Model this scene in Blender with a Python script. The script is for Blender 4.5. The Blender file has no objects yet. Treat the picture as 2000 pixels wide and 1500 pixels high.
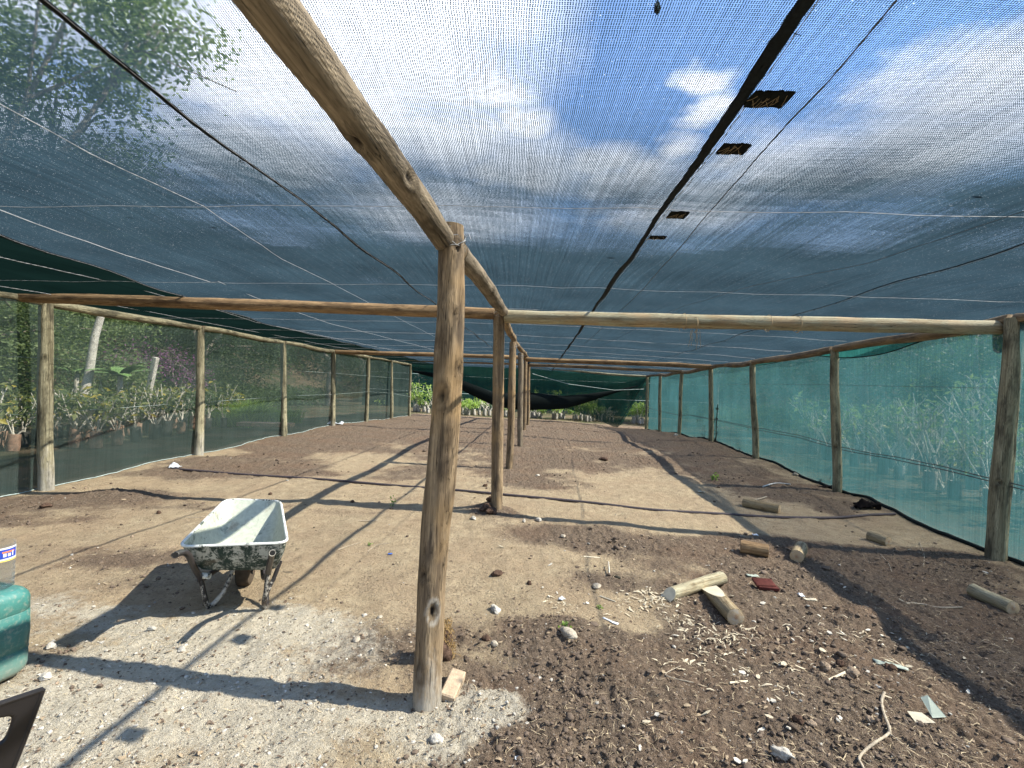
import bpy, math, random
import numpy as np
from mathutils import Vector, Matrix, Euler, Quaternion

random.seed(7)
RNG = np.random.default_rng(11)
R = math.radians
SC = bpy.context.scene
COL = SC.collection

# ------------------------------------------------------------------ camera
FPX, EYE = 950.0, 1.45
PITCH, ROLL = R(0.45), R(2.29)
cam_d = bpy.data.cameras.new('camera')
cam_d.sensor_width = 36.0
cam_d.lens = 36.0 * FPX / 2000.0
cam_d.clip_start = 0.02
cam_d.clip_end = 3000
cam = bpy.data.objects.new('camera', cam_d)
COL.objects.link(cam)
CAMROT = (Matrix.Rotation(R(90) + PITCH, 3, 'X') @ Matrix.Rotation(ROLL, 3, 'Z'))
cam.matrix_world = Matrix.Translation((0, 0, EYE)) @ CAMROT.to_4x4()
SC.camera = cam

# ------------------------------------------------------------------ sun, sky, exposure
SUNV = Vector((1.0, -0.07, 1.05)).normalized()          # towards the sun: right, slightly behind
sl = bpy.data.lights.new('sun', 'SUN')
sl.energy = 5.0
sl.angle = R(0.53)
sl.color = (1.0, 0.94, 0.82)
sun = bpy.data.objects.new('sun', sl)
COL.objects.link(sun)
sun.rotation_euler = SUNV.to_track_quat('Z', 'Y').to_euler()
SC.view_settings.view_transform = 'Standard'
SC.view_settings.look = 'None'
SC.view_settings.exposure = 1.58
SC.view_settings.gamma = 1.0
SC.render.engine = 'CYCLES'
SC.cycles.transparent_max_bounces = 24
SC.cycles.max_bounces = 8
SC.cycles.sample_clamp_indirect = 4.0

wd = bpy.data.worlds.new('World')
SC.world = wd
wd.use_nodes = True
WT = wd.node_tree


class NT:
    """small helper to write node trees"""
    def __init__(s, tree):
        s.t = tree
    def n(s, typ, **kw):
        nd = s.t.nodes.new(typ)
        for k, v in kw.items():
            setattr(nd, k, v)
        return nd
    def l(s, a, b):
        s.t.links.new(a, b)
    def put(s, sock, v):
        if isinstance(v, bpy.types.NodeSocket):
            s.l(v, sock)
        elif v is not None:
            if hasattr(sock.default_value, '__len__') and not hasattr(v, '__len__'):
                v = (v,) * len(sock.default_value)
            if hasattr(v, '__len__') and len(v) == 3 and len(sock.default_value) == 4:
                v = (*v, 1)
            sock.default_value = v
    def m(s, op, a, b=None, c=None, clamp=False):
        nd = s.n('ShaderNodeMath', operation=op)
        nd.use_clamp = clamp
        s.put(nd.inputs[0], a)
        s.put(nd.inputs[1], b)
        s.put(nd.inputs[2], c)
        return nd.outputs[0]
    def vm(s, op, a, b=None, sc=None):
        nd = s.n('ShaderNodeVectorMath', operation=op)
        s.put(nd.inputs[0], a)
        s.put(nd.inputs[1], b)
        if sc is not None:
            s.put(nd.inputs['Scale'], sc)
        return nd.outputs['Value'] if op in ('LENGTH', 'DISTANCE', 'DOT_PRODUCT') else nd.outputs[0]
    def mix(s, f, a, b, blend='MIX'):
        nd = s.n('ShaderNodeMix', data_type='RGBA', blend_type=blend)
        s.put(nd.inputs[0], f)
        s.put(nd.inputs[6], a)
        s.put(nd.inputs[7], b)
        return nd.outputs[2]
    def noise(s, vec, scale, detail=4, rough=0.55, dist=0.0):
        nd = s.n('ShaderNodeTexNoise')
        s.put(nd.inputs['Vector'], vec)
        nd.inputs['Scale'].default_value = scale
        nd.inputs['Detail'].default_value = detail
        nd.inputs['Roughness'].default_value = rough
        nd.inputs['Distortion'].default_value = dist
        return nd.outputs['Fac']
    def vor(s, vec, scale, feature='F1'):
        nd = s.n('ShaderNodeTexVoronoi', feature=feature)
        s.put(nd.inputs['Vector'], vec)
        nd.inputs['Scale'].default_value = scale
        return nd
    def ramp(s, f, lo, hi, a=0.0, b=1.0):
        nd = s.n('ShaderNodeMapRange')
        nd.clamp = True
        s.put(nd.inputs[0], f)
        s.put(nd.inputs[1], lo)
        s.put(nd.inputs[2], hi)
        s.put(nd.inputs[3], a)
        s.put(nd.inputs[4], b)
        return nd.outputs[0]
    def smooth(s, f, lo, hi):
        nd = s.n('ShaderNodeMapRange', interpolation_type='SMOOTHSTEP')
        s.put(nd.inputs[0], f)
        nd.inputs[1].default_value = lo
        nd.inputs[2].default_value = hi
        return nd.outputs[0]
    def sep(s, v):
        nd = s.n('ShaderNodeSeparateXYZ')
        s.put(nd.inputs[0], v)
        return nd.outputs
    def comb(s, x, y, z):
        nd = s.n('ShaderNodeCombineXYZ')
        for i, v in enumerate((x, y, z)):
            s.put(nd.inputs[i], v)
        return nd.outputs[0]
    def obj(s):
        return s.n('ShaderNodeTexCoord').outputs['Object']
    def attr(s, name):
        return s.n('ShaderNodeAttribute', attribute_name=name)
    def bump(s, h, strength, dist, prev=None):
        nd = s.n('ShaderNodeBump')
        nd.inputs['Strength'].default_value = strength
        nd.inputs['Distance'].default_value = dist
        s.put(nd.inputs['Height'], h)
        if prev is not None:
            s.l(prev, nd.inputs['Normal'])
        return nd.outputs[0]


w = NT(WT)
WT.nodes.clear()
sky = w.n('ShaderNodeTexSky', sky_type='NISHITA')
sky.sun_disc = False
sky.sun_elevation = math.asin(SUNV.z)
sky.sun_rotation = math.atan2(SUNV.x, SUNV.y)
sky.altitude = 50
sky.air_density = 1.0
sky.dust_density = 0.6
sky.ozone_density = 2.0
gd = w.n('ShaderNodeTexCoord').outputs['Generated']
sx, sy, sz = w.sep(gd)[:3]
zc = w.m('MAXIMUM', sz, 0.05)
uv = w.comb(w.m('DIVIDE', sx, zc), w.m('DIVIDE', sy, zc), 0.0)        # the flat cloud layer seen in perspective
nz = w.n('ShaderNodeTexNoise')
w.l(uv, nz.inputs['Vector'])
nz.inputs['Scale'].default_value = 3.0
nz.inputs['Detail'].default_value = 6
warp = w.vm('ADD', uv, w.vm('SCALE', w.vm('SUBTRACT', nz.outputs['Color'], (0.5, 0.5, 0.5)), sc=0.42))
CL = [(-0.45, 1.5, 0.50), (-0.2, 1.2, 0.28), (-0.9, 1.6, 0.5), (-0.3, 2.0, 0.35), (0.05, 2.2, 0.35), (0.5, 2.3, 0.3), (1.2, 2.1, 0.4), (-1.2, 2.2, 0.5), (-0.10, 1.62, 0.17), (-0.05, 1.85, 0.16), (-0.6, 1.9, 0.4), (0.30, 2.10, 0.2), (0.58, 1.55, 0.10), (0.66, 1.72, 0.11),
      (0.62, 1.98, 0.12), (1.42, 1.5, 0.30), (1.6, 1.9, 0.5), (-1.2, 1.0, 0.6), (0.9, 2.6, 0.5), (-0.5, 2.9, 0.7), (-2.5, 2, 0.9),
      (2.6, 1, 0.8), (0, -1.5, 0.9)]
acc = None
for cx, cy, cr in CL:
    d = w.vm('DISTANCE', warp, (cx, cy, 0))
    g = w.m('SUBTRACT', 1.0, w.m('DIVIDE', d, cr * 1.35))
    acc = g if acc is None else w.m('MAXIMUM', acc, g)
cn = w.noise(uv, 6.0, 8, 0.6)
cf = w.smooth(w.m('ADD', acc, w.m('MULTIPLY', w.m('SUBTRACT', cn, 0.5), 0.6)), -0.15, 0.8)
cf = w.m('MULTIPLY', cf, w.ramp(w.noise(uv, 2.0, 3), 0.25, 0.6, 0.75, 1.0))
haze_f = w.smooth(sz, 0.5, 0.05)
cf = w.m('MAXIMUM', cf, w.m('MULTIPLY', haze_f, 0.55))
cf = w.m('MAXIMUM', cf, 0.08)
skyc = w.mix(1.0, sky.outputs[0], (0.50, 0.78, 1.05, 1), 'MULTIPLY')
bgc = w.mix(cf, skyc, (6.4, 6.7, 7.3, 1))
bg = w.n('ShaderNodeBackground')
w.l(bgc, bg.inputs[0])
bg.inputs[1].default_value = 0.11
wo = w.n('ShaderNodeOutputWorld')
w.l(bg.outputs[0], wo.inputs[0])


# ------------------------------------------------------------------ measuring helpers
def ray(px, py):
    v = CAMROT @ Vector(((px - 1000) / FPX, -(py - 750) / FPX, -1.0))
    return v


def W(px, py, Y):
    """the point at depth Y (metres in front of the camera) seen at a pixel of the photograph"""
    v = ray(px, py)
    return Vector((0, 0, EYE)) + v * (Y / v.y)


def G(px, py, z=0.0):
    v = ray(px, py)
    return Vector((0, 0, EYE)) + v * ((z - EYE) / v.z)


# ------------------------------------------------------------------ numpy noise
_P = RNG.random((256, 256))


def vnoise(x, y, seed=0):
    x = x + seed * 17.31
    y = y + seed * 7.77
    xi = np.floor(x).astype(int)
    yi = np.floor(y).astype(int)
    fx = x - xi
    fy = y - yi
    fx = fx * fx * (3 - 2 * fx)
    fy = fy * fy * (3 - 2 * fy)
    a = _P[xi & 255, yi & 255]
    b = _P[(xi + 1) & 255, yi & 255]
    c = _P[xi & 255, (yi + 1) & 255]
    d = _P[(xi + 1) & 255, (yi + 1) & 255]
    return (a * (1 - fx) + b * fx) * (1 - fy) + (c * (1 - fx) + d * fx) * fy


def fbm(x, y, sc, oct=4, seed=0, gain=0.5):
    t = 0
    a = 1.0
    s = 0
    for i in range(oct):
        t = t + a * vnoise(x * sc * 2 ** i * 1.03, y * sc * 2 ** i * 0.97, seed + i)
        s += a
        a *= gain
    return t / s


# ------------------------------------------------------------------ object helpers
def tag(o, label=None, cat=None, group=None, kind=None):
    if label: o['label'] = label
    if cat: o['category'] = cat
    if group: o['group'] = group
    if kind: o['kind'] = kind
    return o


def empty(name, loc, label, cat, group=None, rz=0.0):
    o = bpy.data.objects.new(name, None)
    COL.objects.link(o)
    o.location = loc
    o.rotation_euler = (0, 0, rz)
    o.empty_display_size = 0.1
    return tag(o, label, cat, group)


class MB:
    def __init__(s):
        s.v = []
        s.f = []
        s.mi = []
    def add(s, vs, fs, mi=0):
        b = len(s.v)
        s.v += [tuple(p) for p in vs]
        s.f += [tuple(i + b for i in q) for q in fs]
        s.mi += [mi] * len(fs)
    def box(s, c, size, rot=None, bev=0.0, mi=0):
        hx, hy, hz = [k / 2 for k in size]
        rot = rot or Matrix.Identity(3)
        c = Vector(c)
        if bev <= 0:
            vs = [c + rot @ Vector((x * hx, y * hy, z * hz)) for x in (-1, 1) for y in (-1, 1) for z in (-1, 1)]
            s.add(vs, [(0, 1, 3, 2), (4, 6, 7, 5), (0, 4, 5, 1), (2, 3, 7, 6), (0, 2, 6, 4), (1, 5, 7, 3)], mi)
            return
        rings = []
        for z, ins in ((-hz, bev), (-hz + bev, 0), (hz - bev, 0), (hz, bev)):
            ring = []
            X, Y = hx - ins, hy - ins
            for qx, qy, a0 in ((1, 1, 0), (-1, 1, 90), (-1, -1, 180), (1, -1, 270)):
                for k in range(4):
                    a = R(a0 + k * 30)
                    ring.append(c + rot @ Vector((qx * (X - bev) + bev * math.cos(a), qy * (Y - bev) + bev * math.sin(a), z)))
            rings.append(ring)
        s.loft(rings, mi=mi)
    def loft(s, rings, cap=True, closed=True, mi=0, capmi=None):
        n = len(rings[0])
        vs = [p for r in rings for p in r]
        fs = []
        for i in range(len(rings) - 1):
            for j in range(n if closed else n - 1):
                k = (j + 1) % n
                fs.append((i * n + j, i * n + k, (i + 1) * n + k, (i + 1) * n + j))
        s.add(vs, fs, mi)
        if cap:
            b = len(s.v) - len(vs)
            s.f.append(tuple(b + j for j in reversed(range(n))))
            s.f.append(tuple(b + (len(rings) - 1) * n + j for j in range(n)))
            s.mi += [mi if capmi is None else capmi] * 2
    def tube(s, pts, rad, sides=8, cap=True, mi=0, capmi=None, closed=False):
        pts = [Vector(p) for p in pts]
        if not hasattr(rad, '__len__'):
            rad = [rad] * len(pts)
        rings = []
        up = None
        n = len(pts)
        for i, p in enumerate(pts):
            if closed:
                t = pts[(i + 1) % n] - pts[i - 1]
            else:
                t = pts[min(i + 1, n - 1)] - pts[max(i - 1, 0)]
            if t.length < 1e-9:
                t = Vector((0, 0, 1))
            t.normalize()
            if up is None:
                up = Vector((0, 0, 1)) if abs(t.z) < 0.9 else Vector((1, 0, 0))
            a = t.cross(up)
            if a.length < 1e-6:
                a = t.orthogonal()
            a.normalize()
            b = a.cross(t).normalized()
            up = b
            rings.append([p + (a * math.cos(q) + b * math.sin(q)) * rad[i] for q in [2 * math.pi * k / sides for k in range(sides)]])
        if closed:
            rings.append(rings[0])
            cap = False
        s.loft(rings, cap=cap, mi=mi, capmi=capmi)
    def build(s, name, mats, parent=None, origin=None, smooth=True, sharp=40):
        mats = mats if isinstance(mats, (list, tuple)) else [mats]
        off = Vector((0, 0, 0))
        if parent is not None:
            off = parent_world(parent)
        elif origin is not None:
            off = Vector(origin)
        me = bpy.data.meshes.new(name)
        me.from_pydata([(p[0] - off.x, p[1] - off.y, p[2] - off.z) for p in s.v], [], s.f)
        for m_ in mats:
            me.materials.append(m_)
        if len(mats) > 1:
            me.polygons.foreach_set('material_index', s.mi)
        if smooth:
            me.shade_smooth() if hasattr(me, 'shade_smooth') else None
            try:
                me.set_sharp_from_angle(angle=R(sharp))
            except Exception:
                pass
        me.update()
        o = bpy.data.objects.new(name, me)
        COL.objects.link(o)
        if parent is not None:
            o.parent = parent
        elif origin is not None:
            o.location = off
        return o


def parent_world(p):
    v = Vector((0, 0, 0))
    while p is not None:
        v += Vector(p.location)
        p = p.parent
    return v


def np_mesh(name, verts, quads, mats, parent=None, origin=None, attrs=None, smooth=False, nper=4):
    off = np.zeros(3)
    if parent is not None:
        off = np.array(parent_world(parent))
    elif origin is not None:
        off = np.array(origin)
    verts = np.asarray(verts, dtype=np.float32) - off.astype(np.float32)
    quads = np.asarray(quads, dtype=np.int32)
    me = bpy.data.meshes.new(name)
    me.vertices.add(len(verts))
    me.vertices.foreach_set('co', verts.ravel())
    me.loops.add(quads.size)
    me.loops.foreach_set('vertex_index', quads.ravel())
    me.polygons.add(len(quads))
    me.polygons.foreach_set('loop_start', np.arange(0, quads.size, nper, dtype=np.int32))
    me.polygons.foreach_set('loop_total', np.full(len(quads), nper, dtype=np.int32))
    me.polygons.foreach_set('use_smooth', np.full(len(quads), smooth, dtype=bool))
    for m_ in (mats if isinstance(mats, (list, tuple)) else [mats]):
        me.materials.append(m_)
    me.update(calc_edges=True)
    if attrs:
        for k, a in attrs.items():
            at = me.attributes.new(k, 'FLOAT_COLOR', 'POINT')
            a4 = np.ones((len(verts), 4), dtype=np.float32)
            a = np.asarray(a)
            a4[:, :a.shape[1]] = a
            at.data.foreach_set('color', a4.ravel())
    o = bpy.data.objects.new(name, me)
    COL.objects.link(o)
    if parent is not None:
        o.parent = parent
    elif origin is not None:
        o.location = Vector(origin)
    return o


def copy_tree(o, parent=None):
    c = o.copy()
    COL.objects.link(c)
    if parent is not None:
        c.parent = parent
    for ch in [q for q in bpy.data.objects if q.parent == o]:
        copy_tree(ch, c)
    return c


# ------------------------------------------------------------------ materials
def newmat(name):
    mt = bpy.data.materials.new(name)
    mt.use_nodes = True
    nt = mt.node_tree
    nt.nodes.clear()
    k = NT(nt)
    out = k.n('ShaderNodeOutputMaterial')
    return mt, k, out


def princ(k, out, col, rough=0.8, spec=0.3, normal=None, metal=0.0):
    b = k.n('ShaderNodeBsdfPrincipled')
    k.put(b.inputs['Base Color'], col)
    k.put(b.inputs['Roughness'], rough)
    b.inputs['Specular IOR Level'].default_value = spec
    b.inputs['Metallic'].default_value = metal
    if normal is not None:
        k.l(normal, b.inputs['Normal'])
    k.l(b.outputs[0], out.inputs[0])
    return b


def simple(name, col, rough=0.7, spec=0.3, var=0.25, nsc=20, bump=0.3, bd=0.002, metal=0.0):
    mt, k, out = newmat(name)
    o = k.obj()
    n1 = k.noise(o, nsc, 5)
    c = k.mix(k.ramp(n1, 0.3, 0.7), [x * (1 - var) for x in col], [min(1, x * (1 + var)) for x in col])
    princ(k, out, c, rough, spec, k.bump(k.noise(o, nsc * 3, 4), bump, bd), metal)
    return mt


def mat_wood(name, light, dark, stain, warm=None, axis='z'):
    """weathered round pole: grain runs along the local z axis"""
    mt, k, out = newmat(name)
    o = k.obj()
    sc = k.vm('MULTIPLY', o, (1, 1, 0.035))
    seed = k.n('ShaderNodeObjectInfo').outputs['Random']
    sc = k.vm('ADD', sc, k.comb(k.m('MULTIPLY', seed, 31), k.m('MULTIPLY', seed, 17), 0))
    wob = k.noise(k.vm('ADD', o, k.comb(seed, seed, seed)), 3.0, 3)
    fine = k.noise(k.vm('ADD', sc, k.comb(0, 0, k.m('MULTIPLY', wob, 0.12))), 130, 5, 0.6)
    med = k.noise(sc, 26, 4, 0.55, 0.6)
    blot = k.noise(k.vm('MULTIPLY', o, (1, 1, 0.28)), 9, 4, 0.6)
    col = k.mix(k.ramp(med, 0.32, 0.68), dark, light)
    col = k.mix(k.ramp(fine, 0.40, 0.66, 0.0, 0.6), col, [c * 0.42 for c in dark])
    col = k.mix(k.ramp(blot, 0.50, 0.62, 0.0, 0.72), col, stain)
    if warm:
        col = k.mix(k.ramp(k.noise(o, 2.3, 3), 0.5, 0.62, 0.0, 0.6), col, warm)
    # splits
    crack = k.noise(k.vm('MULTIPLY', sc, (1, 1, 0.6)), 60, 3, 0.5)
    cm = k.ramp(k.m('ABSOLUTE', k.m('SUBTRACT', crack, 0.5)), 0.0, 0.012, 1.0, 0.0)
    cm = k.m('MULTIPLY', cm, k.ramp(blot, 0.42, 0.5))
    col = k.mix(cm, col, [c * 0.22 for c in dark])
    a = k.attr('mark')
    r_, g_, b_ = k.sep(a.outputs['Color'])[:3]
    col = k.mix(r_, col, (0.012, 0.009, 0.007, 1))                                   # knot hole
    dn = k.ramp(k.m('ADD', g_, k.m('MULTIPLY', k.m('SUBTRACT', k.noise(k.vm('MULTIPLY', o, (1, 1, 0.4)), 26, 5, 0.7), 0.5), 1.7)), 0.28, 0.85)
    col = k.mix(k.m('MULTIPLY', dn, 0.66), col, (0.38, 0.365, 0.32, 1))               # cement dust / bleached ring
    col = k.mix(k.m('MULTIPLY', b_, 0.7), col, [c * 0.4 for c in dark])              # dark ring and stains
    h = k.m('ADD', k.m('MULTIPLY', fine, 0.7), k.m('SUBTRACT', med, k.m('MULTIPLY', cm, 1.2)))
    princ(k, out, col, 0.82, 0.18, k.bump(h, 0.85, 0.006))
    return mt


def mat_endgrain(name='end_grain'):
    mt, k, out = newmat(name)
    o = k.obj()
    x, y, z = k.sep(o)[:3]
    r_ = k.m('SQRT', k.m('ADD', k.m('MULTIPLY', x, x), k.m('MULTIPLY', y, y)))
    r_ = k.m('ADD', r_, k.m('MULTIPLY', k.noise(o, 12, 3), 0.012))
    rg = k.m('SINE', k.m('MULTIPLY', r_, 900))
    c = k.mix(k.ramp(rg, -0.6, 0.8), (0.30, 0.21, 0.12), (0.52, 0.41, 0.27))
    c = k.mix(k.ramp(r_, 0.01, 0.03, 0.6, 0.0), c, (0.2, 0.08, 0.04))
    c = k.mix(k.ramp(k.noise(o, 30, 4), 0.5, 0.65, 0, 0.6), c, (0.4, 0.38, 0.33))
    princ(k, out, c, 0.85, 0.15, k.bump(k.noise(o, 150, 3), 0.5, 0.002))
    return mt


M = {}
M['wood'] = mat_wood('weathered_wood', (0.38, 0.285, 0.175), (0.14, 0.10, 0.062), (0.058, 0.045, 0.034), warm=(0.33, 0.22, 0.105))
M['wood_grey'] = mat_wood('grey_wood', (0.32, 0.265, 0.19), (0.14, 0.112, 0.078), (0.075, 0.062, 0.046))
M['wood_green'] = mat_wood('mossy_wood', (0.42, 0.39, 0.26), (0.18, 0.16, 0.10), (0.04, 0.036, 0.026))
M['wood_orange'] = mat_wood('orange_wood', (0.42, 0.285, 0.15), (0.19, 0.12, 0.062), (0.085, 0.052, 0.03))
M['wood_mint'] = mat_wood('pale_wood', (0.47, 0.45, 0.32), (0.30, 0.25, 0.15), (0.30, 0.22, 0.12), warm=(0.40, 0.28, 0.16))
M['wood_log'] = mat_wood('cut_wood', (0.40, 0.33, 0.21), (0.24, 0.18, 0.10), (0.14, 0.10, 0.06), warm=(0.36, 0.24, 0.12))
M['end'] = mat_endgrain()
M['wire'] = simple('galvanised_wire', (0.27, 0.28, 0.29), 0.6, 0.3)
M['wire_dark'] = simple('dark_wire', (0.05, 0.05, 0.05), 0.6)
M['rope'] = simple('twine', (0.35, 0.27, 0.16), 0.9)


def mat_net(name, fib, trans, pu, pv, hole, dens, axes='xy', spark=0.0, stripe=0.15, gloss=0.0):
    """knitted shade cloth: real holes between the threads, threads that scatter and let light through.
    hole = open share seen square on; threads have thickness, so the share falls when seen at a slant."""
    mt, k, out = newmat(name)
    o = k.obj()
    X = k.sep(o)
    ax = {'x': 0, 'y': 1, 'z': 2}
    u = X[ax[axes[0]]]
    v = X[ax[axes[1]]]
    wob = k.noise(o, 14, 2)
    wu = k.m('SINE', k.m('MULTIPLY', k.m('ADD', u, k.m('MULTIPLY', wob, 0.01)), 2 * math.pi / pu))
    wv = k.m('SINE', k.m('MULTIPLY', v, 2 * math.pi / pv))
    row = k.m('SINE', k.m('ADD', k.m('MULTIPLY', v, math.pi / pv), 0.7))
    wu2 = k.m('SINE', k.m('ADD', k.m('MULTIPLY', u, 2 * math.pi / pu), k.m('MULTIPLY', k.m('SIGN', row), math.pi / 2)))
    f = k.m('ADD', k.m('MULTIPLY', wu, 0.6), k.m('ADD', k.m('MULTIPLY', wv, 0.45), k.m('MULTIPLY', wu2, 0.25)))
    # bands of tighter and looser knitting, and single pulled threads
    long = k.noise(k.vm('MULTIPLY', o, [60 if a == axes[0] else 0.6 for a in 'xyz']), 1.0, 4, 0.6)
    cross = k.noise(k.vm('MULTIPLY', o, [60 if a == axes[1] else 0.6 for a in 'xyz']), 1.0, 3, 0.6)
    f = k.m('ADD', f, k.m('MULTIPLY', k.m('SUBTRACT', long, 0.5), 1.6 * stripe * 4))
    f = k.m('ADD', f, k.m('MULTIPLY', k.m('SUBTRACT', cross, 0.5), 0.8 * stripe * 4))
    spk = k.noise(o, 160, 2, 0.7)
    f = k.m('ADD', f, k.m('MULTIPLY', k.m('SUBTRACT', spk, 0.5), 0.8))
    ge = k.n('ShaderNodeNewGeometry')
    cosv = k.m('ABSOLUTE', k.vm('DOT_PRODUCT', ge.outputs['Incoming'], ge.outputs['True Normal']))
    cosv = k.m('MAXIMUM', cosv, 0.03)
    slant = k.m('SUBTRACT', k.m('DIVIDE', 1.0, cosv), 1.0)
    thr = k.m('ADD', (0.5 - hole) * 1.5, k.m('MULTIPLY', slant, dens))
    op = k.ramp(k.m('SUBTRACT', f, thr), -0.12, 0.12, 1.0, 0.0)            # 1 = thread
    tone = k.ramp(k.noise(o, 1.3, 4), 0.3, 0.7, 0.8, 1.2)
    tone = k.m('MULTIPLY', tone, k.ramp(long, 0.3, 0.7, 0.75, 1.25))
    cd = k.mix(1.0, fib, k.comb(tone, tone, tone), 'MULTIPLY')
    ct = k.mix(1.0, trans, k.comb(tone, tone, tone), 'MULTIPLY')
    d = k.n('ShaderNodeBsdfDiffuse')
    k.put(d.inputs[0], cd)
    t = k.n('ShaderNodeBsdfTranslucent')
    k.put(t.inputs[0], ct)
    ad = k.n('ShaderNodeAddShader')
    k.l(d.outputs[0], ad.inputs[0])
    k.l(t.outputs[0], ad.inputs[1])
    cur = ad.outputs[0]
    if spark > 0:
        gl = k.n('ShaderNodeBsdfTranslucent')
        k.put(gl.inputs[0], (0.85, 0.92, 0.95))  # near-white specks coloured in to imitate sun glints on the threads
        ms = k.n('ShaderNodeMixShader')
        sp = k.noise(o, 150, 2, 0.6)
        k.l(k.ramp(sp, 0.68, 0.74, 0.0, spark), ms.inputs[0])
        k.l(cur, ms.inputs[1])
        k.l(gl.outputs[0], ms.inputs[2])
        cur = ms.outputs[0]
    if gloss > 0:
        g2 = k.n('ShaderNodeBsdfGlossy')
        g2.inputs['Roughness'].default_value = 0.35
        ms = k.n('ShaderNodeMixShader')
        ms.inputs[0].default_value = gloss
        k.l(cur, ms.inputs[1])
        k.l(g2.outputs[0], ms.inputs[2])
        cur = ms.outputs[0]
    tr = k.n('ShaderNodeBsdfTransparent')
    mx = k.n('ShaderNodeMixShader')
    k.l(op, mx.inputs[0])
    k.l(tr.outputs[0], mx.inputs[1])
    k.l(cur, mx.inputs[2])
    k.l(mx.outputs[0], out.inputs[0])
    return mt


M['net_roof'] = mat_net('roof_net_cloth', (0.015, 0.021, 0.026), (0.011, 0.021, 0.028), 0.0068, 0.0062, 0.83, 0.64, 'xy', spark=0.42, stripe=0.09)
M['net_roof_green'] = mat_net('roof_net_green', (0.003, 0.007, 0.0065), (0.0015, 0.0045, 0.004), 0.0085, 0.0075, 0.60, 0.7, 'xy')
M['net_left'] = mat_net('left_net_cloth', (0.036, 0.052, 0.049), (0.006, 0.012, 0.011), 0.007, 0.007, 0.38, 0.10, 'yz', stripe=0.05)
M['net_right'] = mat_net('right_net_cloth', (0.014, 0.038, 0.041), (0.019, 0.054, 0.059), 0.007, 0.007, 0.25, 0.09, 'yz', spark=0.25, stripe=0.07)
M['net_back'] = mat_net('hanging_net_cloth', (0.006, 0.020, 0.016), (0.005, 0.022, 0.017), 0.01, 0.01, 0.12, 0.10, 'xz')
M['net_far'] = mat_net('far_net_cloth', (0.010, 0.042, 0.035), (0.008, 0.034, 0.028), 0.01, 0.01, 0.12, 0.10, 'xz')
M['net_fold'] = simple('folded_net', (0.006, 0.010, 0.010), 0.9, 0.1, nsc=60)
M['seam'] = simple('seam_net', (0.006, 0.009, 0.011), 0.85, 0.2, nsc=80, var=0.5)
M['hem'] = simple('hem_net', (0.012, 0.016, 0.016), 0.9, 0.1, nsc=60)
M['hem_light'] = simple('hem_cord', (0.35, 0.42, 0.40), 0.7, 0.2)
M['flap'] = mat_net('flap_cloth', (0.012, 0.06, 0.055), (0.012, 0.07, 0.065), 0.006, 0.006, 0.1, 0.1, 'yz')

# ------------------------------------------------------------------ layout numbers
# centre posts: (base px, base py, top px, top py, depth, diameter)
CP = [(836, 1372, 880, 441, 2.30, 0.132), (970, 996, 974, 603, 5.70, 0.135), (994, 916, 1002, 668, 8.9, 0.135),
      (1016, 871, 1017, 690, 12.1, 0.135), (1023, 844, 1027, 702, 15.4, 0.12), (1031, 832, 1033, 711, 18.7, 0.12)]
LP = [(90, 956, 90, 591, 6.03, 0.155), (388, 889, 391, 640, 8.68, 0.14), (555, 853, 553, 668, 11.45, 0.13), (650, 832, 651, 686, 14.1, 0.13),
      (716, 824, 720, 697, 17.0, 0.12), (765, 818, 765, 705, 19.5, 0.12), (800, 812, 802, 711, 22.3, 0.12)]
RP = [(1945, 1092, 1984, 622, 4.85, 0.165), (1635, 960, 1630, 682, 7.5, 0.13), (1476, 896, 1470, 708, 10.4, 0.125), (1388, 863, 1388, 718, 13.2, 0.125),
      (1326, 850, 1332, 727, 16.2, 0.12), (1288, 844, 1290, 732, 19.2, 0.12), (1262, 839, 1264, 735, 22.0, 0.12)]
PADY = 2.0


def bt(row):
    return W(row[0], row[1], row[4]), W(row[2], row[3], row[4])


BASES = [bt(r)[0] for r in CP + LP + RP]
BASES += [Vector((-6, 2, -0.02)), Vector((6, 1.5, -0.12)), Vector((0, 0, -0.03)), Vector((-2, 3.2, 0.0)), Vector((1.5, 3, -0.03)), Vector((3, 3, -0.08)),
          Vector((-3, -3, 0)), Vector((3, -3, 0)), Vector((-12, 10, 0.0)), Vector((12, 10, -0.05)), Vector((-12, 25, 0)), Vector((12, 25, -0.1)), Vector((0, 28, -0.1)),
          Vector((2.5, 14, 0.03)), Vector((-2.5, 14, 0.08)), Vector((0, 22, -0.05))]
BA = np.array([tuple(b) for b in BASES])
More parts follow.
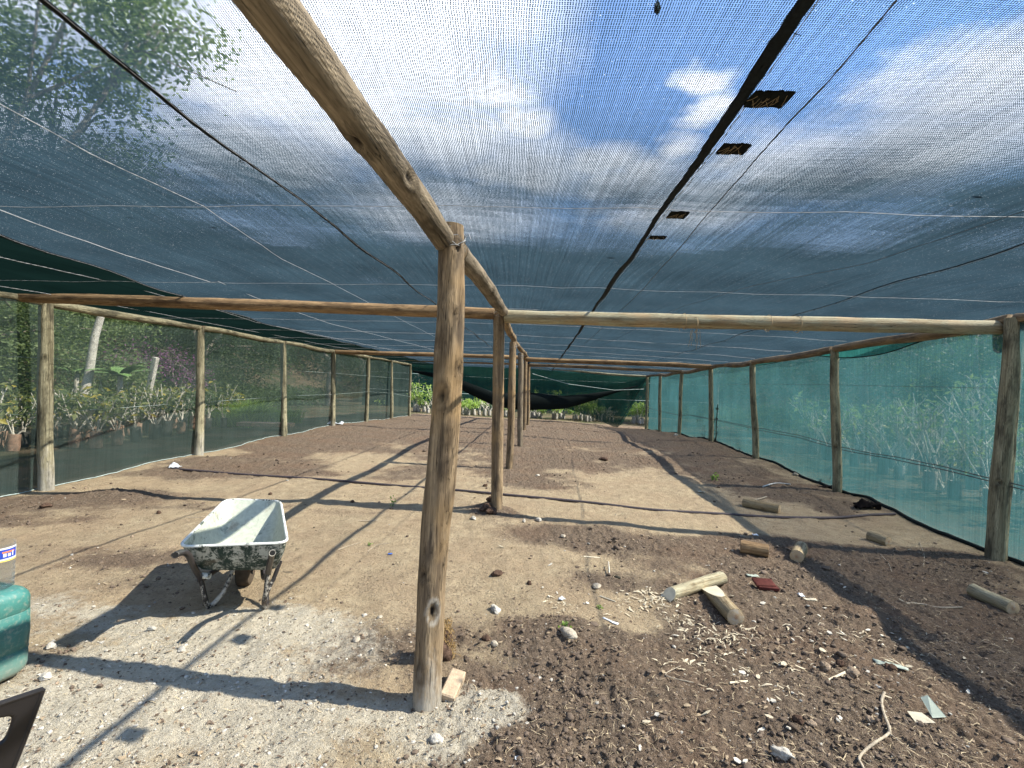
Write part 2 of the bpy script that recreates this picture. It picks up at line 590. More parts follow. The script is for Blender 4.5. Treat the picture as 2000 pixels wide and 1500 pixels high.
# ground patches: px, py, rx (m), ry (m), weight   (centre given where the photograph shows it)
SOIL = [(1800, 1075, 0.8, 0.25, 1.0), (1880, 1100, 0.5, 0.3, 1.0), (1600, 1065, 0.8, 0.2, 0.6), (560, 880, 1.2, 2.0, 0.7), (860, 905, 1.2, 1.5, 0.6), (1700, 1200, 1.6, 0.9, 1.0), (1500, 1400, 0.9, 0.45, 1.0), (1800, 1400, 0.8, 0.4, 0.8), (1250, 1420, 0.6, 0.35, .8), (1000, 1440, 0.5, 0.3, .85),
        (1050, 1250, 0.55, 0.35, 1.0), (760, 1240, 0.35, 0.3, 0.75), (1100, 1050, 0.9, 0.35, 0.9), (960, 1000, 0.35, 0.3, 1.0), (1180, 1130, 0.3, 0.25, 0.6),
        (1500, 1070, 1.5, 0.5, 0.9), (1750, 1110, 1.2, 0.5, 0.8), (1480, 950, 1.6, 1.0, 0.9), (1600, 980, 1.0, 0.7, 0.7), (1100, 900, 1.3, 1.6, 0.95), (1250, 850, 4.5, 4.0, 1.0),
        (950, 838, 4.5, 4.6, 1.0), (700, 818, 3, 5, 1.3), (1000, 826, 5, 5, 1.3), (1230, 838, 4, 5, 1.3), (800, 850, 3.0, 2.6, 0.8), (640, 860, 1.2, 2.2, 0.8), (480, 915, 1.2, 0.6, 0.75), (230, 965, 1.0, 0.38, 1.0), (90, 975, 0.8, 0.3, 0.9), (350, 925, 0.9, 0.35, 0.8),
        (20, 1010, 1.5, 0.3, 0.6), (440, 990, 0.6, 0.22, 0.9), (1400, 905, 1.3, 1.4, 0.8), (130, 1095, 0.9, 0.25, 0.4), (330, 1080, 0.9, 0.3, 0.4), (1300, 1270, 0.5, 0.3, 0.45), (640, 930, 0.9, 0.3, 0.45), (1040, 945, 0.6, 0.5, 0.8),
        (1640, 1300, 0.9, 0.35, 1.0), (1930, 1280, 0.9, 0.5, 1.0), (1100, 1350, 0.35, 0.22, 0.8), (130, 1270, 0.3, 0.1, 0.5)]
SANDB = [(1300, 1010, 1.3, 0.28, 1.2), (1600, 1022, 1.5, 0.22, 1.0), (1270, 940, 0.6, 0.7, 0.8), (650, 960, 1.6, 0.6, 0.8), (1060, 1165, 0.35, 0.25, 1.0), (700, 895, 0.8, 0.8, 0.4), (1050, 985, 0.9, 0.2, 0.9),
         (750, 1050, 0.9, 0.5, 1.0), (200, 1040, 1.3, 0.25, 0.8), (1250, 1200, 0.3, 0.3, 0.5), (1700, 1345, 0.35, 0.12, 0.5), (1880, 1390, 0.4, 0.12, 0.6)]
CEM = [(350, 1215, 0.8, 0.28, 0.7), (120, 1180, 0.45, 0.2, 0.9), (280, 1300, 1.1, 0.35, 0.95), (150, 1430, 0.9, 0.5, 0.9), (500, 1330, 0.8, 0.35, 0.45), (600, 1210, 0.45, 0.25, 0.8), (450, 1440, 0.6, 0.3, 0.5),
       (870, 1375, 0.20, 0.10, 1.5), (945, 1360, 0.20, 0.11, 1.6), (780, 1370, 0.18, 0.06, 1.2), (860, 1410, 0.16, 0.08, 1.1), (540, 1180, 0.3, 0.16, 0.4), (1040, 1215, 0.35, 0.14, 0.55), (1130, 1270, 0.25, 0.14, 0.5), (870, 1450, 0.2, 0.08, 0.5), (90, 955, 0.2, 0.2, 0.5), (650, 832, 0.4, 0.5, 0.8)]
MOUND = [(1050, 1240, 0.45, 0.28, 0.055), (870, 1290, 0.2, 0.14, 0.05), (1690, 1190, 0.22, 0.16, 0.075), (230, 965, 0.45, 0.22, 0.08), (955, 996, 0.2, 0.15, 0.06), (1480, 950, 0.9, 0.4, 0.03),
         (1100, 1040, 0.5, 0.15, 0.03), (950, 1360, 0.16, 0.09, 0.03), (1000, 840, 5, 3, 0.05), (1540, 1345, 0.5, 0.15, 0.02), (760, 1250, 0.15, 0.1, 0.03), (1700, 985, 0.15, 0.2, 0.05), (1130, 1225, 0.08, 0.07, 0.04)]


def blobs(lst, x, y):
    t = np.zeros_like(x)
    for px, py, rx, ry, wt in lst:
        c = G(px, py)
        d2 = ((x - c.x) / rx) ** 2 + ((y - c.y) / ry) ** 2
        t = t + wt * np.exp(-d2 * 0.9)
    return t


def wall_l(y): return -6.2 + 0.07 * y
def wall_r(y): return 4.50 + 0.072 * y


def masks(x, y):
    soil = blobs(SOIL, x, y)
    soil = soil - blobs(SANDB, x, y) * 0.8
    soil = soil + 0.10 + (fbm(x, y, 1.1, 4, 3) - 0.5) * 1.3 + (fbm(x, y, 5, 4, 5) - 0.5) * 0.75
    soil = np.clip((soil - 0.25) / 0.75, 0, 1)
    cem = blobs(CEM, x, y) + (fbm(x, y, 3.0, 4, 9) - 0.5) * 1.3 + (fbm(x, y, 14, 3, 15) - 0.5) * 0.4
    cem = np.clip((cem - 0.42) / 0.85, 0, 1)
    out = np.maximum(np.clip((wall_l(y) - x) / 0.3, 0, 1), np.clip((x - wall_r(y)) / 0.3, 0, 1))
    out = np.maximum(out, np.clip((y - 23.6) / 0.5, 0, 1))
    soil = soil * (1 - out)
    cem = cem * (1 - out)
    return soil, cem, out


def ground_base(x, y):
    x = np.asarray(x, dtype=float)
    y = np.asarray(y, dtype=float)
    num = 0
    den = 0
    for bx, by, bz in BA:
        wgt = 1.0 / (((x - bx) ** 2 + (y - by) ** 2) + 0.35) ** 2
        num = num + wgt * bz
        den = den + wgt
    z = num / den
    hill = np.clip((-14 - x) / 22, 0, 1.6) * 9 + np.clip((x - 15) / 24, 0, 1.5) * 8 + np.clip((y - 38) / 40, 0, 1.5) * 9
    return z + hill


def ground_h(x, y, detail=True):
    x = np.asarray(x, dtype=float)
    y = np.asarray(y, dtype=float)
    z = ground_base(x, y)
    for px, py, rx, ry, h in MOUND:
        c = G(px, py)
        z = z + h * np.exp(-(((x - c.x) / rx) ** 2 + ((y - c.y) / ry) ** 2) * 1.2)
    if detail:
        s, c, o = masks(x, y)
        bil = 1 - np.abs(2 * fbm(x, y, 9, 2, 21) - 1)
        bil2 = 1 - np.abs(2 * fbm(x, y, 24, 2, 31) - 1)
        z = z + (fbm(x, y, 1.2, 3, 2) - 0.5) * 0.05
        z = z + s * ((bil - 0.6) * 0.030 + (bil2 - 0.6) * 0.020 * (0.4 + 1.2 * fbm(x, y, 3, 2, 44)) + (fbm(x, y, 45, 2, 41) - 0.5) * 0.022)
        z = z + c * ((fbm(x, y, 18, 3, 51) - 0.5) * 0.022 + (fbm(x, y, 50, 2, 52) - 0.5) * 0.008)
        z = z + (1 - s) * ((fbm(x, y, 6, 3, 61) - 0.5) * 0.028 + (fbm(x, y, 30, 3, 62) - 0.5) * 0.008)
    return z


def gz(x, y):
    return float(ground_h(np.array([x]), np.array([y]))[0])


def GP(px, py):
    """point of the modelled ground seen at a pixel"""
    z = 0.0
    for _ in range(4):
        p = G(px, py, z)
        z = gz(p.x, p.y)
    return Vector((p.x, p.y, z))


# ------------------------------------------------------------------ ground
def mat_ground():
    mt, k, out = newmat('bare_earth')
    o = k.obj()
    a = k.attr('mask')
    s_, c_, q_ = k.sep(a.outputs['Color'])[:3]
    n_f = k.noise(o, 45, 6, 0.65)
    n_m = k.noise(o, 9, 5, 0.6)
    n_b = k.noise(o, 1.6, 4, 0.55)
    n_u = k.noise(o, 180, 3, 0.6)
    sm = k.smooth(k.m('ADD', s_, k.m('MULTIPLY', k.m('SUBTRACT', n_f, 0.5), 1.1)), 0.12, 0.85)
    cm = k.m('MULTIPLY', k.smooth(k.m('ADD', c_, k.m('MULTIPLY', k.m('SUBTRACT', k.noise(o, 22, 6, 0.7), 0.5), 1.5)), 0.25, 1.0), 0.80)
    sand = k.mix(k.ramp(n_m, 0.3, 0.7), (0.31, 0.243, 0.155), (0.45, 0.365, 0.24))
    sand = k.mix(k.m('MULTIPLY', k.ramp(n_f, 0.5, 0.62), k.ramp(k.noise(o, 3.7, 5, 0.7), 0.40, 0.62, 0.05, 0.75)), sand, (0.20, 0.148, 0.10))
    sand = k.mix(k.ramp(n_b, 0.4, 0.7, 0, 0.55), sand, (0.31, 0.225, 0.145))
    soil = k.mix(k.ramp(n_f, 0.3, 0.72), (0.088, 0.066, 0.048), (0.225, 0.172, 0.125))
    soil = k.mix(k.ramp(n_b, 0.45, 0.65, 0, 0.6), soil, (0.17, 0.115, 0.078))
    cem = k.mix(k.ramp(n_f, 0.3, 0.7), (0.40, 0.365, 0.285), (0.62, 0.575, 0.465))
    outc = k.mix(k.ramp(k.noise(o, 0.7, 5, 0.6), 0.42, 0.6), (0.05, 0.055, 0.028), (0.12, 0.092, 0.06))
    col = k.mix(sm, sand, soil)
    col = k.mix(cm, col, cem)
    # grit: pale and dark crumbs
    v1 = k.vor(o, 75)
    g1 = k.m('MULTIPLY', k.ramp(v1.outputs['Distance'], 0.16, 0.26, 1, 0), k.ramp(k.sep(v1.outputs['Color'])[0], 0.80, 0.82))
    col = k.mix(k.m('MULTIPLY', g1, 0.7), col, (0.55, 0.50, 0.42))
    v2 = k.vor(o, 48)
    g2 = k.m('MULTIPLY', k.ramp(v2.outputs['Distance'], 0.15, 0.3, 1, 0), k.ramp(k.sep(v2.outputs['Color'])[1], 0.72, 0.75))
    col = k.mix(k.m('MULTIPLY', g2, 0.75), col, (0.09, 0.065, 0.05))
    col = k.mix(k.ramp(n_u, 0.55, 0.75, 0, 0.45), col, (0.12, 0.09, 0.065))
    col = k.mix(q_, col, outc)
    h = k.m('ADD', k.m('MULTIPLY', n_f, 1.0), k.m('MULTIPLY', n_u, 0.35))
    h = k.m('ADD', h, k.m('MULTIPLY', k.m('ADD', g1, g2), 0.25))
    b1 = k.bump(h, 1.0, 0.026)
    b2 = k.bump(k.noise(o, 16, 4, 0.6), 0.6, 0.02, b1)
    princ(k, out, col, 0.95, 0.08, b2)
    return mt


M['ground'] = mat_ground()


def build_ground():
    xs = list(np.arange(-6.9, -3.0, 0.018)) + list(np.arange(-3.0, 3.6, 0.0115)) + list(np.arange(3.6, 7.2, 0.018))
    d = 0.03
    x = xs[-1]
    right = []
    while x < 160:
        x += d
        right.append(x)
        d = min(d * 1.13, 9)
    d = 0.03
    x = xs[0]
    left = []
    while x > -160:
        x -= d
        left.append(x)
        d = min(d * 1.13, 9)
    xs = np.array(left[::-1] + xs + right)
    ys = list(np.arange(-12, 0.7, 0.35))
    y = 0.75
    while y < 27:
        ys.append(y)
        y += max(0.0095, 0.0042 * y)
    while y < 420:
        ys.append(y)
        y *= 1.035
    ys = np.array(ys)
    X, Y = np.meshgrid(xs, ys)
    Z = ground_h(X.ravel(), Y.ravel())
    s, c, o = masks(X.ravel(), Y.ravel())
    nx, ny = len(xs), len(ys)
    idx = np.arange(nx * ny).reshape(ny, nx)
    q = np.stack([idx[:-1, :-1], idx[:-1, 1:], idx[1:, 1:], idx[1:, :-1]], -1).reshape(-1, 4)
    g = np_mesh('ground', np.stack([X.ravel(), Y.ravel(), Z], -1), q, M['ground'], attrs={'mask': np.stack([s, c, o], -1)}, smooth=True)
    tag(g, kind='structure')
    g['label'] = 'bare earth floor of sand, dark crumbly soil and grey cement dust'


build_ground()


# ------------------------------------------------------------------ poles
def pole(name, p0, p1, r0, r1, mat, label, cat, group, seed, bend=0.02, knots=(), dust=0.0, lump=1.0, flat_top=True, kink=None):
    """round timber from p0 to p1; grain along local z; knots: (t, angle deg, size m, kind)"""
    p0, p1 = Vector(p0), Vector(p1)
    ax = p1 - p0
    L = ax.length
    q = ax.to_track_quat('Z', 'Y')
    rs = random.Random(seed)
    n = max(12, min(170, int(L / 0.022)))
    S = 28
    ph = [rs.uniform(0, 6.28) for _ in range(8)]
    amp = [rs.uniform(-1, 1) * bend for _ in range(4)]
    t = np.linspace(0, 1, n)[:, None]
    a = np.linspace(0, 2 * np.pi, S, endpoint=False)[None, :]
    r = r0 + (r1 - r0) * t
    zz = t * L
    r = r * (1 + lump * (0.030 * np.sin(zz * 3.1 + ph[0] + np.sin(a + ph[1])) + 0.022 * np.sin(zz * 7.3 + ph[2] + 1.3 * np.sin(a + ph[3])) + 0.020 * np.sin(2 * a + ph[4] + zz * 1.1) + 0.010 * np.sin(zz * 17 + 3 * a + ph[5])))
    r = r * (1 + 0.022 * lump * (fbm(a * 1.7 + ph[6] * 9 + 0 * t, zz * 6 + 0 * a, 1.0, 3, seed % 50) - 0.5))
    mark = np.zeros((n, S, 3))
    for kt, kang, ks, kk in knots:
        da = np.angle(np.exp(1j * (a - R(kang)))) * r0
        dz = (zz - kt * L) * 0.55
        d = np.sqrt(da ** 2 + dz ** 2) / ks
        if kk == 'hole':
            r = r * (1 + 0.10 * np.exp(-((d - 1.1) / 0.5) ** 2) - 0.28 * np.exp(-(d / 0.7) ** 2))
            mark[..., 0] = np.maximum(mark[..., 0], np.clip(1.6 - 2.0 * d, 0, 1))
            mark[..., 2] = np.maximum(mark[..., 2], np.exp(-((d - 1.2) / 0.45) ** 2) * 0.8)
        elif kk == 'white':
            r = r * (1 + 0.12 * np.exp(-((d - 1.1) / 0.5) ** 2) - 0.34 * np.exp(-(d / 0.7) ** 2))
            mark[..., 0] = np.maximum(mark[..., 0], np.clip(1.8 - 2.0 * d, 0, 1))
            mark[..., 1] = np.maximum(mark[..., 1], np.exp(-((d - 1.05) / 0.3) ** 2) * 0.9)
        else:
            r = r * (1 + 0.07 * np.exp(-(d / 1.0) ** 2))
            mark[..., 2] = np.maximum(mark[..., 2], np.exp(-((d - 0.7) / 0.5) ** 2))
    if dust:
        mark[..., 1] = np.maximum(mark[..., 1], np.clip(1.1 - zz / dust, 0, 1) + 0 * a)
    cx = amp[0] * np.sin(np.pi * t) + amp[1] * np.sin(2 * np.pi * t)
    cy = amp[2] * np.sin(np.pi * t) + amp[3] * np.sin(2 * np.pi * t)
    if kink is not None:
        kt, kx, ky = kink
        wv = np.maximum(0, 1 - np.abs(t - kt) / 0.5)
        cx = cx + kx * wv
        cy = cy + ky * wv
    X = cx + r * np.cos(a)
    Y = cy + r * np.sin(a)
    Zv = zz + 0 * a
    V = np.stack([X, Y, Zv], -1).reshape(-1, 3)
    mb = MB()
    fs = []
    for i in range(n - 1):
        for j in range(S):
            k2 = (j + 1) % S
            fs.append((i * S + j, i * S + k2, (i + 1) * S + k2, (i + 1) * S + j))
    me = bpy.data.meshes.new(name)
    capv = []
    b = len(V)
    Vl = [tuple(v) for v in V]
    mi = [0] * len(fs)
    for end in (0, n - 1):                                   # slightly rounded sawn ends
        ring = [end * S + j for j in range(S)]
        c0 = V[ring].mean(0)
        s_ = -1 if end == 0 else 1
        st = len(Vl)
        for j in range(S):
            v = V[ring[j]] * 0.93 + c0 * 0.07
            Vl.append((v[0], v[1], c0[2] + s_ * r0 * 0.03))
        for j in range(S):
            k2 = (j + 1) % S
            f = (ring[j], ring[k2], st + k2, st + j)
            fs.append(f if s_ > 0 else f[::-1])
            mi.append(0)
        f = tuple(st + j for j in range(S))
        fs.append(f if s_ > 0 else f[::-1])
        mi.append(1)
    me.from_pydata(Vl, [], fs)
    me.materials.append(M[mat])
    me.materials.append(M['end'])
    me.polygons.foreach_set('material_index', mi)
    me.shade_smooth()
    me.set_sharp_from_angle(angle=R(50))
    at = me.attributes.new('mark', 'FLOAT_COLOR', 'POINT')
    mk = np.zeros((len(Vl), 4), dtype=np.float32)
    mk[:len(V), :3] = np.clip(mark.reshape(-1, 3), 0, 1)
    at.data.foreach_set('color', mk.ravel())
    me.update()
    o = bpy.data.objects.new(name, me)
    COL.objects.link(o)
    o.location = p0
    o.rotation_mode = 'QUATERNION'
    o.rotation_quaternion = q
    tag(o, label, cat, group)
    return o


def post(row, mat, label, group, seed, dust=0, knots=(), sink=0.12, **kw):
    b, t = bt(row)
    b = b - (t - b).normalized() * sink
    rd = row[5] / 2
    return pole('timber_post', b, t, rd * 1.03, rd * 0.95, mat, label, 'post', group, seed, dust=dust, knots=knots, **kw)


# where the camera-facing side of each pole is, in its own frame, is found by trial: angle measured from local x
def face_angle(p0, p1, toward, side=0.0):
    ax = (Vector(p1) - Vector(p0))
    q = ax.to_track_quat('Z', 'Y')
    d = q.inverted() @ (Vector(toward) - (Vector(p0) + Vector(p1)) / 2)
    return math.degrees(math.atan2(d.y, d.x)) + side


b0, t0 = bt(CP[0])
fa = face_angle(b0, t0, (0, 0, EYE))
post(CP[0], 'wood', 'thick knotty near centre post with a pale-ringed knot hole low down', 'centre posts', 101, dust=0.42, bend=0.018, lump=1.6,
     knots=[(0.24, fa + 12, 0.030, 'white'), (0.66, fa - 24, 0.030, 'hole'), (0.715, fa + 52, 0.022, 'hole'), (0.31, fa - 42, 0.020, 'hole'), (0.95, fa + 28, 0.016, 'hole'),
            (0.82, fa + 22, 0.012, 'hole'), (0.58, fa + 10, 0.03, 'bump'), (0.52, fa + 14, 0.025, 'bump'), (0.74, fa - 60, 0.05, 'bump'), (0.45, fa + 70, 0.05, 'bump'), (0.12, fa - 30, 0.03, 'bump')])
CPL = ['second centre post, with dark clods heaped at its foot', 'third centre post from the camera, standing just behind the clod-footed one',
       'greyer fourth centre post from the camera, with a shadow stripe halfway up', 'fifth centre post from the camera, narrow and close to the farthest one', 'farthest and thinnest of the centre posts']
for i in range(1, 6):
    post(CP[i], 'wood' if i != 3 else 'wood_grey', CPL[i - 1], 'centre posts', 110 + i, bend=0.012, knots=[(0.5, fa + 20, 0.02, 'bump'), (0.7, fa - 30, 0.015, 'hole')])
LPL = ['nearest post of the left net wall, whitened with cement at its foot', 'second post of the left net wall, pale at the foot, beside the potted saplings',
       'third post of the left net wall, before the grassy clump outside', 'fourth post of the left net wall, with a pale rubble pile at its foot', 'fifth post of the left net wall',
       'sixth post of the left net wall, slim and near the far corner', 'far left corner post where the drooping net begins']
for i, r_ in enumerate(LP):
    b, t = bt(r_)
    f2 = face_angle(b, t, (0, 0, EYE))
    post(r_, 'wood_green', LPL[i], 'left wall posts', 130 + i, dust=0.75 if i in (0, 1) else (0.4 if i == 3 else 0), bend=0.012, lump=1.2,
         knots=[(0.72, f2 - 10, 0.02, 'bump'), (0.3, f2 + 30, 0.02, 'bump')] + ([(0.72, f2 - 5, 0.018, 'hole')] if i == 0 else []))
RPL = ['nearest and thickest post of the right net wall, leaning outward at its top', 'second post of the right net wall, beside the black rag',
       'third post of the right net wall', 'dark stained fourth post of the right net wall, beside a withered creeper', 'fifth post of the right net wall with a flat stone at its foot',
       'sixth post of the right net wall', 'far right corner post beside the drooping net']
for i, r_ in enumerate(RP):
    b, t = bt(r_)
    f2 = face_angle(b, t, (0, 0, EYE))
    post(r_, 'wood_green', RPL[i], 'right wall posts', 150 + i, bend=0.014, lump=1.2, knots=[(0.6, f2 + 10, 0.02, 'bump'), (0.35, f2 - 10, 0.02, 'hole')])

# centre ridge poles, end to end along the centre row
def top(row, dz=0.0, dx=0.0):
    t = bt(row)[1]
    return Vector((t.x + dx, t.y, t.z + dz))


P1t = W(868, 470, 2.28)
P1t2 = W(893, 492, 2.42)
pole('ridge_pole', W(284, -330, 0.72), P1t, 0.056, 0.056, 'wood_grey', 'big knotty ridge pole overhead from the top frame edge to the near centre post', 'ridge pole', 'centre ridge poles', 201, bend=0.004, lump=1.3,
     kink=(0.5, 0, 0), knots=[(0.62, 200, 0.03, 'hole'), (0.72, 60, 0.03, 'bump'), (0.5, 150, 0.04, 'bump'), (0.45, 280, 0.03, 'hole'), (0.82, 250, 0.03, 'bump')])
ctr = [P1t2, W(984, 609, 5.66), W(1003, 660, 8.85), W(1017, 683, 12.05), W(1030, 697, 15.3), W(1035, 706, 18.6), W(1041, 714, 22.6)]
CRL = ['short ridge pole between the near centre post and the one with clods at its foot', 'crooked ridge pole from the second to the third centre post', 'ridge pole from the third to the fourth centre post',
       'ridge pole from the fourth to the fifth centre post', 'ridge pole joining the two farthest centre posts', 'last ridge pole, from the farthest centre post to the end wall']
for i in range(6):
    a_, b_ = ctr[i], ctr[i + 1]
    dv = (b_ - a_).normalized()
    pole('ridge_pole', a_, b_ - dv * 0.03, 0.056, 0.056, 'wood_grey' if i < 1 else 'wood', CRL[i], 'ridge pole', 'centre ridge poles', 210 + i, bend=0.035 if i > 0 else 0.015, lump=1.5, knots=[(0.4, 200, 0.03, 'bump')])

# wire bindings where poles meet the posts
def binding(c, r_, par, seed):
    rs_ = random.Random(seed)
    m_ = MB()
    for k_ in range(4):
        tilt_ = Matrix.Rotation(rs_.uniform(-.7, .7), 3, 'X') @ Matrix.Rotation(rs_.uniform(-.5, .5), 3, 'Y')
        ring = [c + Vector((0, 0, rs_.uniform(-.01, .01))) + tilt_ @ Vector((r_ * math.cos(a), r_ * math.sin(a), 0)) for a in [6.2832 * i / 20 for i in range(20)]]
        m_.tube(ring, 0.0016, 4, closed=True)
    e = c + Vector((r_, -r_ * .5, 0))
    m_.tube([e, e + Vector((.02, -.01, .02)), e + Vector((.03, -.015, -.005))], 0.0015, 4)
    return m_


def wbuild(m_, post_):
    me_ = m_.build('wire_tie', M['wire'])
    me_.parent = post_
    bpy.context.view_layer.update()
    me_.matrix_parent_inverse = post_.matrix_world.inverted()


_posts = {o_['label']: o_ for o_ in bpy.data.objects if o_.get('category') == 'post'}
for lb_, row_ in [(k_, r2) for k_, r2 in zip([q_ for q_ in _posts if _posts[q_]['group'] == 'centre posts'], CP)][:4]:
    t_ = bt(row_)[1]
    wbuild(binding(t_ + Vector((0, 0, -0.07)), row_[5] * 0.56, None, int(row_[0])), _posts[lb_])

# side rails on top of the wall posts
def rails(rows, name, group, labels, mat, pre, seed, r=0.06):
    pts = [pre] + [top(q, 0.0) for q in rows]
    for i in range(len(pts) - 1):
        a_, b_ = pts[i], pts[i + 1]
        dv = (b_ - a_).normalized()
        pole(name, a_ + dv * 0.04, b_ - dv * 0.02, r, r * 0.92, mat, labels[i], 'rail', group, seed + i, bend=0.028, lump=1.3)


ll0 = top(LP[0])
rails(LP, 'top_rail', 'left wall top rails', ['left top rail running out of the frame from the nearest left post'] + ['left top rail from the %s to the %s left wall post' % p for p in
      (('nearest', 'second'), ('second', 'third'), ('third', 'fourth'), ('fourth', 'fifth'), ('fifth', 'sixth'), ('sixth', 'far corner'))],
      'wood_green', Vector((ll0.x - 0.22, ll0.y - 2.75, ll0.z)), 240, 0.055)
rr0 = top(RP[0])
rails(RP, 'top_rail', 'right wall top rails', ['right top rail running out of the frame from the nearest right post'] + ['right top rail from the %s to the %s right wall post' % p for p in
      (('nearest', 'second'), ('second', 'third'), ('third', 'fourth'), ('fourth', 'fifth'), ('fifth', 'sixth'), ('sixth', 'far corner'))],
      'wood', Vector((rr0.x - 0.2, rr0.y - 2.9, rr0.z - 0.01)) + Vector((0, 0, 0.0)), 260, 0.06)
# cross beams
CB = [((-60, 573, 5.75), (965, 613, 5.66), 'wood_orange', 0.070, 'orange-brown cross beam spanning the left half behind the near centre post', 0.03),
      ((986, 618, 5.62), (1990, 641, 4.98), 'wood_mint', 0.078, 'pale greenish cross beam spanning the right half nearest the camera', 0.02),
      ((655, 687, 14.0), (1026, 699, 14.4), 'wood_orange', 0.062, 'middle cross beam left of the centre row, starting at the fourth left post', 0.03),
      ((1028, 702, 14.4), (1389, 716, 13.1), 'wood_orange', 0.068, 'middle cross beam right of the centre row, ending at the dark stained right post', 0.03),
      ((757, 699, 19.2), (1030, 711, 18.6), 'wood_orange', 0.065, 'third cross beam left of the centre row, just above the end wall beam', 0.04),
      ((1034, 713, 18.6), (1333, 724, 16.1), 'wood', 0.065, 'third cross beam right of the centre row, ending at the fifth right post', 0.04),
      ((802, 707, 22.3), (1036, 718, 22.7), 'wood_mint', 0.05, 'end wall beam left half, above the drooping net', 0.04),
      ((1038, 717, 22.5), (1264, 735, 22.0), 'wood_green', 0.05, 'sagging end wall beam right half, above the loose net corner', 0.10)]
for i, (a_, b_, mt_, r_, lb, bd) in enumerate(CB):
    A, B = W(*a_), W(*b_)
    kk = None
    o = pole('cross_beam', A, B, r_, r_ * 0.95, mt_, lb, 'cross beam', 'cross beams under the roof net', 300 + i, bend=bd * 0.4, lump=1.0)
# straw hanging from the right beam
def frayed(px, py, Y, n, L, label, seed):
    rs = random.Random(seed)
    c = W(px, py, Y)
    mb = MB()
    for i in range(n):
        p = c + Vector((rs.uniform(-.05, .05), rs.uniform(-.02, .02), 0))
        pts = [p]
        l = L * rs.uniform(0.3, 1)
        for s in range(6):
            p = p + Vector((rs.uniform(-.012, .012), rs.uniform(-.01, .01), -l / 6))
            pts.append(p)
        mb.tube(pts, 0.0022, 4)
    pts = [c + Vector((0, -.085 * math.cos(t), .085 * math.sin(t) + 0.06)) for t in np.linspace(-1.8, 1.8, 9)]
    mb.tube(pts, 0.004, 5)
    tag(mb.build('twine', M['rope'], origin=c), label, 'twine', 'twine ends tied round the pale beam')


frayed(1357, 645, 5.32, 7, 0.22, 'longest frayed twine hanging below the pale cross beam', 1)
frayed(1335, 638, 5.32, 4, 0.05, 'short twine tuft left of the longest hanging one on the pale cross beam', 2)
frayed(1500, 642, 5.2, 4, 0.04, 'short twine tuft mid-way along the pale cross beam', 3)
frayed(1557, 645, 5.15, 4, 0.03, 'rightmost small twine tuft on the pale cross beam', 4)


# ------------------------------------------------------------------ roof net
_EL = ([bt(r)[1].y for r in LP], [bt(r)[1].z for r in LP])
_ER = ([bt(r)[1].y for r in RP], [bt(r)[1].z for r in RP])


def roof_z(x, y):
    xl, xr = wall_l(y), wall_r(y)
    xc = -0.5 + 0.07 * y
    ul = np.clip((x - xl) / (xc - xl), 0, 1)
    ur = np.clip((xr - x) / (xr - xc), 0, 1)
    u = np.minimum(ul, ur)
    zl = np.interp(y, _EL[0], _EL[1])
    zr = np.interp(y, _ER[0], _ER[1])
    edge = np.where(ul < ur, zl, zr) + 0.062
    z = edge + (2.44 - edge) * np.clip(u, 0, 1) ** 0.7
    z = z - 0.05 * np.exp(-((y - 2.4) / 1.2) ** 2) * np.exp(-((x - xc) / 0.8) ** 2) * 0
    # the cloth rides over wires every metre and a half and hangs slightly between them
    ph = (y - 2.62 + 0.07 * x) / 1.53
    z = z - 0.022 * np.sin(np.pi * ph) ** 2
    z = z - 0.012 * np.sin(np.pi * (x - xc) / 1.0) ** 2
    z = z + (fbm(x, y, 2.2, 3, 77) - 0.5) * 0.016
    z = z - 0.03 * np.clip((y - 14) / 9, 0, 1)
    return z


def rz(x, y):
    return float(roof_z(np.array([float(x)]), np.array([float(y)]))[0])


def seamx(kind, y):
    return {'l2': -3.15 - 0.13 * y * (y < 8) - 1.04 * (y >= 8) + 0.05 * max(0, y - 8), 'l1': -1.36 + 0.07 * y, 'r1': 0.62 + 0.055 * y, 'r2': 2.68 + 0.085 * y}[kind]


def sheet(name, ys, xa, xb, nx, mat, parent, dz=0.0):
    V = []
    for y in ys:
        a_, b_ = xa(y), xb(y)
        xs = np.linspace(a_, b_, nx)
        zs = roof_z(xs, np.full(nx, y)) + dz
        V.append(np.stack([xs, np.full(nx, y), zs], -1))
    V = np.array(V)
    ny = len(ys)
    idx = np.arange(nx * ny).reshape(ny, nx)
    q = np.stack([idx[:-1, :-1], idx[:-1, 1:], idx[1:, 1:], idx[1:, :-1]], -1).reshape(-1, 4)
    return np_mesh(name, V.reshape(-1, 3), q, mat, parent=parent, smooth=True)


roof = empty('shade_net_roof', (0, 10, 2.4), 'large blue-grey shade cloth roof stretched over the poles and wires', 'shade net')
YS = np.concatenate([np.arange(-2.5, 6, 0.09), np.arange(6, 23.2, 0.22)])
sheet('net_panel', YS, lambda y: wall_l(y) - 0.3, lambda y: seamx('l2', y), 30, M['net_roof_green'], roof)['label'] = 'dark green denser strip along the left edge'
sheet('net_panel', YS, lambda y: seamx('l2', y), lambda y: seamx('l1', y), 30, M['net_roof'], roof)
sheet('net_panel', YS, lambda y: seamx('l1', y), lambda y: seamx('r1', y), 30, M['net_roof'], roof)
sheet('net_panel', YS, lambda y: seamx('r1', y), lambda y: seamx('r2', y), 30, M['net_roof'], roof)
sheet('net_panel', YS, lambda y: seamx('r2', y), lambda y: wall_r(y) + 0.3, 30, M['net_roof'], roof)


